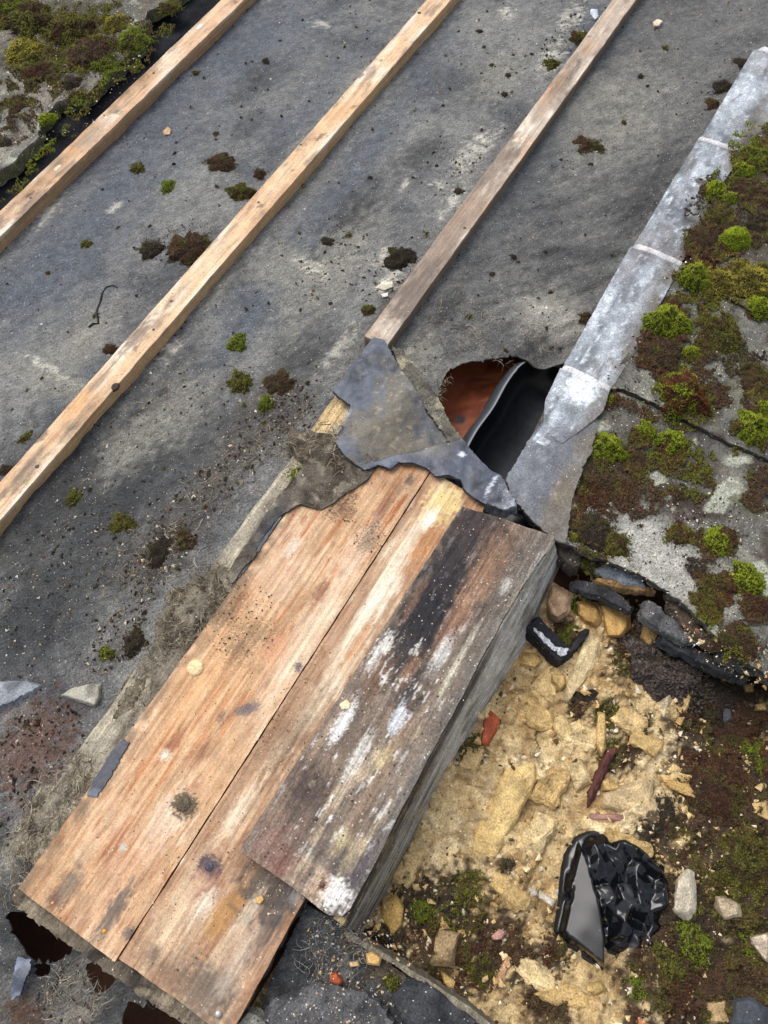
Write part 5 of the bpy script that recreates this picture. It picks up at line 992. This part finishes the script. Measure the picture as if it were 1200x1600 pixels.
SM = [(1118, 300, 20, 'lime', 'lime moss just beside the second lead soaker, above the olive cushion'), (1148, 378, 25, 'dome', 'smooth dome of lime moss, brightest on the upper slate'), (1068, 622, 40, 'limered', 'big lime moss cushion with a brown underside on the middle slate'), (1040, 505, 34, 'lime', 'broad lime moss mat beside the long lead soaker'), (1030, 555, 36, 'brown', 'brown moss mound beneath the broad lime mat'), (1078, 552, 14, 'lime', 'small lime moss tuft above the big cushion'),
 (1128, 520, 34, 'olive', 'olive moss mat in the middle of the slate'), (1176, 672, 32, 'lime', 'lime moss cushion near the photo edge on the middle slate'), (1184, 595, 26, 'brown', 'brown moss with pale lichen near the photo edge'), (958, 625, 10, 'lime', 'tiny lime moss tuft on the corner of the short lead'), (950, 702, 30, 'lime', 'lime moss patch nearest the short lead soaker'), (1008, 674, 16, 'lime', 'small lime moss patch along the slate joint'),
 (1050, 692, 22, 'lime', 'lime moss patch on the lower slate near the joint'), (1026, 716, 15, 'green', 'green moss tuft between two lime patches'), (990, 720, 20, 'brown', 'dark brown moss between the lime patches'), (940, 748, 24, 'brown', 'reddish brown moss below the lime patch'), (978, 766, 16, 'red', 'red moss streak below the brown moss'), (920, 752, 15, 'olive', 'olive moss beside the ochre stain'), (1118, 846, 24, 'lime', 'lime half of the two-coloured moss cushion on the broken slate'), (1136, 840, 19, 'red', 'red half of the two-coloured moss cushion on the broken slate'),
 (1066, 836, 19, 'red', 'low red moss tuft on the pale part of the broken slate'), (1166, 908, 26, 'lime', 'lime moss cushion near the broken edge'), (1182, 945, 22, 'red', 'red moss hanging under the lime cushion'), (1112, 942, 24, 'olive', 'olive moss at the broken slate edge'), (1130, 912, 24, 'brown', 'purple brown moss between the lime and the olive moss'), (925, 832, 30, 'dark', 'dark moss mat at the broken edge near the box'), (962, 852, 20, 'olive', 'olive moss at the broken edge near the box'), (899, 840, 8, 'lime', 'tiny lime moss dot at the corner by the box'),
 (1084, 432, 26, 'lime', 'lime moss at the lower edge of the upper slate'), (1120, 342, 22, 'olive', 'olive moss cushion beside the smooth lime dome'), (1096, 372, 24, 'brown', 'brown moss beside the second lead soaker'), (1170, 300, 30, 'brown', 'brown moss heap on the upper slate'), (1187, 245, 24, 'green', 'green moss near the photo edge on the upper slate'), (1160, 268, 16, 'lime', 'lime moss along the lead on the upper slate'), (1138, 312, 14, 'lime', 'small lime moss beside the olive cushion'), (1178, 440, 36, 'yellow', 'golden moss mat on the lower edge of the upper slate'), (1130, 440, 30, 'yellow', 'golden moss next to the lime moss at the slate edge'),
 (1100, 400, 22, 'red', 'reddish moss between the lime dome and the slate edge'), (1188, 350, 24, 'dark', 'dark moss beyond the smooth lime dome'), (1186, 480, 20, 'lime', 'lime moss at the photo edge below the golden mat'), (1050, 480, 16, 'red', 'reddish moss above the broad lime mat'), (1196, 640, 16, 'lime', 'lime moss above the cushion near the photo edge'), (1090, 545, 12, 'red', 'red moss tuft beside the big cushion'), (1060, 770, 14, 'brown', 'brown moss speck on the lower slate'), (1150, 1000, 30, 'brown', 'brown moss on the crumbling slate corner')]
zsl = lambda u, v: zs(u, v) + np.where(u > UV(1130, 455, .03)[0], .012, np.where(u > UV(1100, 668, .03)[0], .006, -.004))
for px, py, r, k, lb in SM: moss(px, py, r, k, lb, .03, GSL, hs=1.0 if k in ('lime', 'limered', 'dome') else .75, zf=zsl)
DM = [(38, 82, 30, 'yellow', 'yellow-green moss cushion on the opposite slate'), (208, 62, 26, 'green', 'green moss cushion at the edge of the opposite slate'), (178, 38, 22, 'yellow', 'yellow moss next to the green cushion on the opposite slate'), (140, 84, 34, 'brown', 'purplish brown moss cushion on the opposite slate'), (76, 186, 14, 'lime', 'small lime moss at the lower edge of the opposite slate'), (105, 45, 38, 'olive', 'olive moss mat in the middle of the opposite slate'), (45, 35, 42, 'olive', 'dark olive moss in the far corner of the opposite slate'), (265, 12, 16, 'olive', 'olive moss at the top edge of the opposite slate'), (60, 112, 22, 'red', 'reddish moss below the yellow-green cushion'), (112, 130, 16, 'dark', 'dark moss tuft on the bare part of the opposite slate'), (160, 100, 18, 'green', 'green moss along the lower edge of the opposite slate'), (15, 15, 30, 'green', 'green moss in the outer corner of the opposite slate'), (120, 150, 12, 'olive', 'olive tuft by the slate edge'), (25, 170, 14, 'brown', 'brown moss tuft on the pale stone'), (8, 225, 10, 'dark', 'dark moss tuft near the photo edge')]
for px, py, r, k, lb in DM: moss(px, py, r, k, lb, .041, 'moss cushions on the opposite slate', hs=.7)
RM = [(1022, 1046, 68, 'soil', 'large dark soil and moss lump in the rubble'), (890, 992, 15, 'green', 'green moss on the charred batten'), (916, 1080, 16, 'dark', 'dark moss lump beside the pale mortar ridge'), (660, 1424, 15, 'green', 'bright green moss beside the plank edge'), (1110, 1090, 36, 'dark', 'dark green moss under the slates'), (1180, 1190, 30, 'green', 'green moss among the stones at the photo edge'), (1120, 1230, 40, 'red', 'wide red moss mat above the whitish stone'), (1150, 1345, 36, 'olive', 'olive moss mat beside the whitish stone'), (1080, 1470, 30, 'green', 'green moss below the whitish stone'), (1180, 1480, 26, 'green', 'green moss around the pinkish white stone'), (1040, 1510, 26, 'olive', 'olive moss beside the tip of the bag'), (1090, 1560, 30, 'brown', 'brown moss at the bottom edge'), (1000, 1540, 20, 'green', 'green moss at the bottom below the bag'), (1030, 1270, 24, 'dark', 'dark moss above the bag'), (905, 948, 12, 'green', 'green moss on the rounded tan stone'), (1140, 1150, 36, 'brown', 'brown moss mound under the slate edge'), (1175, 1270, 26, 'brown', 'brown moss by the tan stone at the photo edge'), (740, 1490, 26, 'red', 'red moss beside the squarish flat stone'), (755, 1520, 18, 'olive', 'olive moss below the squarish flat stone'), (700, 1425, 24, 'dark', 'dark moss above the squarish flat stone'), (1135, 1540, 24, 'brown', 'greyish brown moss heap below the pale stone')]
for px, py, r, k, lb in RM: moss(px, py, r, k, lb, -.06, 'moss among the rubble', zf=z_rubble, hs=1.0 if k == 'soil' else .55, sink=-.010 if k == 'soil' else .001)
moss(925, 878, 18, 'olive', 'olive moss caught under the broken slate beside the wood splinter', -.014, 'moss among the rubble', hs=.6)
moss(612, 1535, 10, 'green', 'small green moss on the dusty felt near the red chip', ZM + .004, 'moss among the rubble', hs=.6)

# low moss carpet over the slates and the rubble (uncountable)
def carpet(name, zones, zf, z0, n, bl, pals, label, dens=.55, seed=0):
    r = np.random.default_rng(seed); pts = []; cl = []
    for (px, py, a, b, kind) in zones:
        k = int(n * a * b / 10000); c = UV(px, py, z0); m = MPP(px, py, z0)
        t = r.uniform(0, 2 * math.pi, k); q = np.sqrt(r.uniform(0, 1, k)); u = c[0] + np.cos(t) * q * a * m; v = c[1] + np.sin(t) * q * b * m
        f = fbm(u * 30, v * 30, 3, seed + 3) + .5 * (1 - q) ; keep = f > dens - .45; u, v = u[keep], v[keep]
        pal = PAL[kind]; s = fbm(u * 22, v * 22, 2, seed + 5) + r.normal(size=len(u)) * .25 > .3
        cc = np.where(s[:, None], S(*pal[1])[None], S(*pal[0])[None]) * r.uniform(.6, 1.25, len(u))[:, None]
        pts.append(np.stack([u, v], 1)); cl.append(cc)
    uv = np.concatenate(pts); cc = np.concatenate(cl); n = len(uv); z = zf(uv[:, 0], uv[:, 1]) if callable(zf) else np.full(n, zf)
    z = z + .012 * np.clip(fbm(uv[:, 0] * 42, uv[:, 1] * 42, 3, seed + 8), 0, 1)
    p = np.concatenate([W(uv[:, 0], uv[:, 1]), z[:, None]], 1); nrm = r.normal(size=(n, 3)) * .5 + np.array([0, 0, 1]); nrm /= np.linalg.norm(nrm, axis=1, keepdims=True)
    a = np.cross(nrm, r.normal(size=(n, 3))); a /= np.linalg.norm(a, axis=1, keepdims=True); b = np.cross(nrm, a); s = bl * r.uniform(.6, 1.5, n)[:, None]
    V = np.concatenate([p + nrm * s * 1.4] + [p + (a * math.cos(k) + b * math.sin(k)) * s * .6 - nrm * s * .3 for k in (0, 2.094, 4.188)]); i = np.arange(n)
    F = np.concatenate([np.stack([i, i + n * (1 + k), i + n * (1 + (k + 1) % 3)], 1) for k in range(3)])
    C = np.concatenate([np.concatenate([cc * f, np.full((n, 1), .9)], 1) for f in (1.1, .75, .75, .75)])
    o = link(name, mesh_from(name, V, F, C), M['moss']); tag(o, label, kind='stuff'); return o
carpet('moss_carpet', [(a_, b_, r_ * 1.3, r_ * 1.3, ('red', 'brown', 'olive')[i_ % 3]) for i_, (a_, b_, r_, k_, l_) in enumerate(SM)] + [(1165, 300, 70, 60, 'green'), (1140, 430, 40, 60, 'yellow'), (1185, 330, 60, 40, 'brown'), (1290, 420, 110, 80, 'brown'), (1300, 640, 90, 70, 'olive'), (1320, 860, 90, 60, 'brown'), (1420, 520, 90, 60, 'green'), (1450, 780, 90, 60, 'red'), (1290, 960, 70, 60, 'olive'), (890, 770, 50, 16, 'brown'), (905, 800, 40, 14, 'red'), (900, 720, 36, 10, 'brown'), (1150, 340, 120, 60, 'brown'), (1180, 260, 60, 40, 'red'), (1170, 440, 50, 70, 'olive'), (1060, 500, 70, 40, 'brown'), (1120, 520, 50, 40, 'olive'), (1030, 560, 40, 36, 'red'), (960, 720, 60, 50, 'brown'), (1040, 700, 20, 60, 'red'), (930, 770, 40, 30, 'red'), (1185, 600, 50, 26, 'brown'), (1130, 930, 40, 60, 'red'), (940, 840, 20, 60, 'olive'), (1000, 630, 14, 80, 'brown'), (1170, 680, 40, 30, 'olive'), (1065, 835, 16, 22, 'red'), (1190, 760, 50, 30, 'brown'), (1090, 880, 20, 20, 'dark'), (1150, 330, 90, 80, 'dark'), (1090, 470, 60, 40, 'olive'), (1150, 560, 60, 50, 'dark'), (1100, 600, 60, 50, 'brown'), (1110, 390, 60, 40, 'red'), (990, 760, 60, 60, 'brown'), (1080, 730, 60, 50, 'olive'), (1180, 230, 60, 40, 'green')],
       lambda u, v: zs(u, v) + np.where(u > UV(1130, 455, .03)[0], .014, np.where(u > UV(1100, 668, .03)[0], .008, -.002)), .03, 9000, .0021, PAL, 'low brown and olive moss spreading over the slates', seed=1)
carpet('moss_carpet', [(q[0], q[1], q[2] * 1.05, q[3] * 1.05, ('red', 'brown', 'olive', 'dark')[i % 4]) for i, q in enumerate(MOSSZONES)], z_rubble, -.06, 6500, .0020, PAL, 'low dark red and olive moss creeping over the rubble', seed=2, dens=.5)
carpet('moss_carpet', [(110, 60, 110, 80, 'olive'), (180, 60, 70, 50, 'brown'), (50, 110, 60, 50, 'dark'), (60, 255, 90, 10, 'olive'), (210, 100, 50, 14, 'olive'), (130, 165, 50, 10, 'olive'), (20, 200, 50, 30, 'brown'), (90, 90, 140, 60, 'olive'), (150, 130, 90, 14, 'green'), (40, 150, 80, 40, 'brown'), (70, 235, 70, 10, 'green'), (240, 60, 50, 14, 'olive')], lambda u, v: .041 + .006 * fbm(u * 7, v * 7, 3, 282) + .0025 * fbm(u * 30, v * 30, 3, 283), .047, 7000, .0022, PAL, 'low olive moss spreading over the opposite slate', seed=3, dens=.6)

# ================================================================== LOOSE STUFF: crumbs and fibres
def crumbs(name, regions, label, seed, mt='stone'):
    """regions: (sampler -> (n,2) uv, z function, size range, colours)"""
    r = np.random.default_rng(seed); V = []; F = []; C = []; off = 0
    tet = np.array([[0, 0, 1.0], [.95, 0, -.3], [-.5, .8, -.3], [-.5, -.8, -.3], [.2, .1, -.8], [.3, .7, .5], [-.6, -.1, .6]])
    tf = np.array([[0, 1, 5], [0, 5, 6], [0, 6, 3], [0, 3, 1], [5, 1, 2], [5, 2, 6], [6, 2, 3], [1, 4, 2], [2, 4, 3], [3, 4, 1]])
    for uv, zf, (s0, s1), cols in regions:
        n = len(uv); z = zf(uv[:, 0], uv[:, 1]) if callable(zf) else np.full(n, zf)
        s = s0 + (s1 - s0) * r.uniform(0, 1, n) ** 3; ang = r.uniform(0, 6.28, n); asp = r.uniform(.5, 1.0, n)
        T = tet[None] * (1 + .3 * r.normal(size=(n, 7, 1))); T = T * s[:, None, None]; T[:, :, 1] *= asp[:, None]; T[:, :, 2] *= .55
        x = T[:, :, 0] * np.cos(ang)[:, None] - T[:, :, 1] * np.sin(ang)[:, None]; y = T[:, :, 0] * np.sin(ang)[:, None] + T[:, :, 1] * np.cos(ang)[:, None]
        xy = W(uv[:, 0], uv[:, 1]); v = np.stack([x + xy[:, None, 0], y + xy[:, None, 1], T[:, :, 2] + (z + s * .25)[:, None]], -1).reshape(-1, 3)
        f = (tf[None] + (np.arange(n) * 7)[:, None, None] + off).reshape(-1, 3); cc = np.array([S(*c) for c in cols])[r.integers(0, len(cols), n)] * r.uniform(.7, 1.2, n)[:, None]
        V.append(v); F.append(f); C.append(np.repeat(np.concatenate([cc, np.full((n, 1), .9)], 1), 7, 0)); off += n * 7
    o = link(name, mesh_from(name, np.concatenate(V), np.concatenate(F), np.concatenate(C), False), M[mt]); tag(o, label, kind='stuff'); return o
def disc(px, py, ru, rv, n, z=0.0, p=.5):
    c = UV(px, py, z); m = MPP(px, py, z); t = rng.uniform(0, 2 * math.pi, n); q = rng.uniform(0, 1, n) ** p
    return np.stack([c[0] + np.cos(t) * q * ru * m, c[1] + np.sin(t) * q * rv * m], 1)
def box(u0, u1, v0, v1, n): return np.stack([rng.uniform(u0, u1, n), rng.uniform(v0, v1, n)], 1)
def in_holes(uv):
    r = np.zeros(len(uv), bool)
    for h in (HOLE, HOLE2, HOLE3, HOLE4, HOLE5): r |= inside(uv[:, 0], uv[:, 1], polyuv(h))
    return r
PALES = [(216, 206, 186), (200, 184, 152), (226, 220, 208), (190, 150, 116)]; DARKS = [(44, 38, 32), (58, 48, 38), (70, 66, 40), (52, 42, 36)]
fu = box(-.5, 1.9, -1.08, -.80, 700), box(-.4, 1.9, -.72, -.45, 800), box(.62, 1.9, -.36, -.14, 420), box(-.3, .5, -.72, -.45, 900)
reg = []
for q in fu: reg.append((q, z_felt, (.0006, .0032), PALES + DARKS * 2))
for a in ((300, 800, 140, 40, 260), (390, 700, 110, 40, 240), (250, 870, 70, 40, 200), (190, 990, 80, 30, 260), (60, 1170, 80, 70, 380), (450, 650, 60, 40, 260), (600, 430, 60, 40, 160), (880, 60, 70, 24, 160), (720, 270, 80, 26, 130), (520, 400, 90, 40, 120), (100, 890, 130, 70, 200), (270, 380, 40, 40, 90), (100, 1570, 60, 50, 160), (30, 1300, 60, 30, 120)):
    reg.append((disc(*a), z_felt, (.0007, .0042), PALES[:2] + DARKS * 3 + [(120, 80, 56), (96, 70, 52), (130, 116, 96)]))
LIT = [(48, 40, 33), (62, 52, 40), (70, 68, 36), (84, 80, 44), (56, 44, 36)]
for q in (box(-.4, 1.9, -1.08, -.80, 150), box(-.4, 1.9, -.72, -.45, 260), box(.62, 1.9, -.36, -.14, 70)): reg.append((q, z_felt, (.0016, .0058), LIT))
for vv in (uvr[0][1] + .004, uvr[1][0] - .005, uvr[1][1] + .004, uvr[2][0] - .006, uvr[2][1] + .004):
    q = box(-.4, 1.9, vv - .007, vv + .005, 170); q = q[(q[:, 0] > vz(600, 540)[0]) | (vv < -.5)]; reg.append((q[fbm(q[:, 0] * 6, q[:, 1] * 0 + vv * 50, 2, 3) > -.05], z_felt, (.0007, .0034), LIT + [(150, 130, 104)]))
reg = [(q[~in_holes(q)], z, s, c) for q, z, s, c in reg]
crumbs('roof_grit', reg, 'scattered pale and dark grit over the roofing felt', 11)
bz = lambda u, v: np.full(len(u), ZB + .0006)
reg = [(disc(380, 970, 60, 60, 200, ZB), bz, (.0006, .002), DARKS), (disc(580, 840, 30, 26, 90, ZB), bz, (.0006, .0018), DARKS), (disc(530, 795, 24, 30, 90, ZB), bz, (.0006, .002), DARKS), (disc(455, 1130, 90, 50, 160, ZB), bz, (.0005, .0015), DARKS + PALES), (disc(290, 1255, 20, 18, 50, ZB), bz, (.0006, .002), [(150, 140, 90), (80, 70, 50)]), (disc(300, 1400, 120, 90, 120, ZB), bz, (.0005, .0016), DARKS + PALES),
       (disc(640, 1080, 240, 80, 130, ZU), lambda u, v: np.full(len(u), ZU + .0012), (.0005, .0018), PALES + DARKS), (disc(430, 1390, 40, 30, 50, ZB), bz, (.0005, .0018), PALES), (disc(800, 900, 60, 40, 90, ZU), lambda u, v: np.full(len(u), ZU + .0012), (.0005, .0016), PALES)]
reg = [(q[(q[:, 1] < UV(470, 1410, ZB)[1] - .004) | (z is not bz)], z, s, c) for q, z, s, c in reg]
crumbs('board_grit', reg, 'fine grit lying on the bare boards', 12)
SANDS = [(206, 178, 126), (190, 158, 104), (222, 200, 156), (166, 136, 90), (214, 202, 176)]
reg = [(box(-.35, .42, -.02, .40, 5200), z_rubble, (.0008, .0055), SANDS + [(90, 70, 44)]), (box(-.35, .42, .30, .75, 900), z_rubble, (.0006, .004), SANDS + DARKS * 2), (box(-.35, .42, -.02, .42, 420), z_rubble, (.003, .009), SANDS), (disc(1150, 1020, 40, 90, 300, .014), lambda u, v: zs(u, v) - .003, (.0008, .0045), SANDS + [(180, 120, 84)] + DARKS), (disc(1150, 1300, 200, 120, 900, -.05), z_rubble, (.0006, .0024), DARKS * 4 + [(130, 112, 88), (160, 146, 122)]), (disc(950, 900, 20, 90, 200, -.05), z_rubble, (.001, .007), SANDS + DARKS)]
crumbs('mortar_crumbs', reg, 'sandy mortar crumbs strewn over the rubble', 13)
reg = [(disc(1020, 560, 220, 110, 900, .03), lambda u, v: zs(u, v) + np.where(u > UV(1130, 455, .03)[0], .014, np.where(u > UV(1100, 668, .03)[0], .007, -.003)), (.0006, .003), PALES + DARKS * 2), (disc(1040, 820, 120, 130, 900, .02), lambda u, v: zs(u, v) - .003, (.0006, .003), PALES + DARKS * 2), (disc(560, 1500, 60, 90, 500, ZM), lambda u, v: ZM + .006 * fbm(u * 14, v * 14, 3, 312) + .003 * fbm(u * 50, v * 50, 3, 313), (.0006, .0032), PALES + [(110, 110, 110), (60, 54, 46)] + SANDS[:2]), (disc(520, 1580, 60, 60, 200, .022), .024, (.0005, .002), PALES), (disc(100, 120, 160, 110, 900, .047), lambda u, v: .041 + .006 * fbm(u * 7, v * 7, 3, 282), (.0006, .003), PALES + DARKS)]
reg = [(q[(q[:, 1] > -.075) | (q[:, 0] < .3)] if i < 2 else q, z, s, c) for i, (q, z, s, c) in enumerate(reg)]
crumbs('slate_grit', reg, 'fine pale grit over the slates and the dusty felt', 14)

def fibres(name, areas, label, seed):
    r = np.random.default_rng(seed); L = []; R = []; C = []
    for (px, py, ru, rv, n, z, zf, ln, cols, lift) in areas:
        uv = disc(px, py, ru, rv, n, z)
        for q in uv:
            p = W(q[0], q[1]); zz = (lambda x, y: z_felt_xy(x, y)) if zf == 'felt' else (lambda x, y, z=z: z)
            L.append(curl(r, p, ln * r.uniform(.25, .95), zz, 6, 1.5, lift * .6)); R.append(r.uniform(.0002, .0004) * (2.2 if r.uniform() < .12 else 1)); C.append(S(*cols[r.integers(len(cols))]) * r.uniform(.8, 1.1))
    V, F, Cc = fibre_mesh(name, L, R, C); o = link(name, mesh_from(name, V, F, Cc), M['fibre']); tag(o, label, kind='stuff'); return o
STRAW = [(160, 148, 124), (134, 122, 102), (190, 178, 152), (104, 92, 78), (84, 74, 62)]; DK = [(96, 84, 70), (70, 60, 50), (130, 116, 94)]
fibres('dry_root_fibres', [(530, 700, 40, 70, 240, .040, None, .035, STRAW + DK, .014), (480, 720, 40, 50, 160, .034, None, .03, STRAW + DK, .012), (520, 770, 36, 40, 120, .040, None, .022, DK, .008), (305, 945, 80, 44, 900, .027, None, .024, STRAW + STRAW + DK, .010), (260, 1000, 60, 24, 160, .026, None, .03, STRAW, .012), (215, 1080, 60, 30, 140, .026, None, .03, STRAW, .012), (85, 1260, 90, 40, 620, .022, None, .032, STRAW, .012), (35, 1360, 60, 26, 160, .020, None, .03, STRAW, .012),
        (340, 780, 140, 46, 260, 0, 'felt', .026, DK + STRAW, .004), (430, 670, 80, 40, 150, 0, 'felt', .026, DK + STRAW, .006), (230, 880, 80, 60, 260, 0, 'felt', .026, DK + STRAW, .006), (640, 500, 40, 60, 40, 0, 'felt', .04, STRAW, .008), (730, 500, 40, 60, 60, 0, 'felt', .04, STRAW, .008), (560, 560, 60, 20, 120, .01, None, .03, STRAW + DK, .008), (820, 80, 60, 20, 12, 0, 'felt', .05, STRAW, .006), (300, 600, 400, 120, 160, 0, 'felt', .016, STRAW, .002), (760, 552, 10, 60, 60, -.004, None, .02, STRAW + DK, .006), (860, 540, 12, 50, 50, -.012, None, .02, STRAW + DK, .004), (690, 610, 30, 6, 40, 0.002, None, .02, STRAW, .006),
        (520, 1490, 60, 50, 240, .014, None, .03, [(120, 120, 116), (90, 90, 88), (150, 148, 140)], .010), (110, 1545, 24, 40, 60, .006, None, .03, [(150, 148, 140), (120, 116, 108)], .008), (120, 1560, 40, 60, 160, .004, None, .026, STRAW, .006)], 'dry grass roots and fibres tangled along the boards', 21)
# dusty mounds over the grey batten
def mound(px, py, ru, rv, z, h, label, seed, col=(132, 124, 108)):
    c = UV(px, py, z); m = MPP(px, py, z); t = np.linspace(0, 2 * math.pi, 28, endpoint=False); pts = np.stack([c[0] + np.cos(t) * ru * m, c[1] + np.sin(t) * rv * m], 1)
    zf = lambda u, v: z + h * np.clip(1 - ((u - c[0]) / (ru * m)) ** 2 - ((v - c[1]) / (rv * m)) ** 2, 0, 1) + .0035 * fbm(u * 60, v * 60, 3, seed)
    cf = lambda u, v: mixc(mixc(base(u, S(*col), .95), S(70, 62, 52), sst(0, .4, fbm(u * 50, v * 50, 4, seed))), S(160, 150, 130), sst(.15, .5, -fbm(u * 70, v * 70, 3, seed + 2)) * .7)
    o = sheet('dust_mound', pts, .0025, zf, cf, M['soil'], thick=.02, rag=.014, seed=seed, sfreq=34, flare=.006); tag(o, label, kind='stuff')
mound(300, 955, 74, 40, .022, .009, 'grey heap of dust and fibres over the batten', 1); mound(520, 715, 30, 72, .034, .006, 'dust and fibres below the torn flap', 2, (104, 94, 80)); mound(80, 1262, 66, 30, .016, .010, 'dust and fibres at the lower end of the grey batten', 3, (146, 138, 122)); mound(205, 1090, 46, 16, .020, .005, 'dust over the middle of the grey batten', 5, (136, 126, 106))
# black crack in the felt
cl_ = [(139, 512), (146, 506), (154, 506), (151, 488), (156, 474), (160, 458), (166, 449), (176, 446), (184, 450)]
pp = []
for a, b in cl_: p, z, _ = ground(a, b, z_felt); pp.append([p[0], p[1], z + .0005])
V, F, Cc = fibre_mesh('felt_crack', [pp], [.0022], [S(16, 17, 20)], 5); o = link('lifted_felt_tear', mesh_from('lifted_felt_tear', V, F, Cc), M['bitumen']); tag(o, 'thin black tear in the felt of the first bay', 'tear')
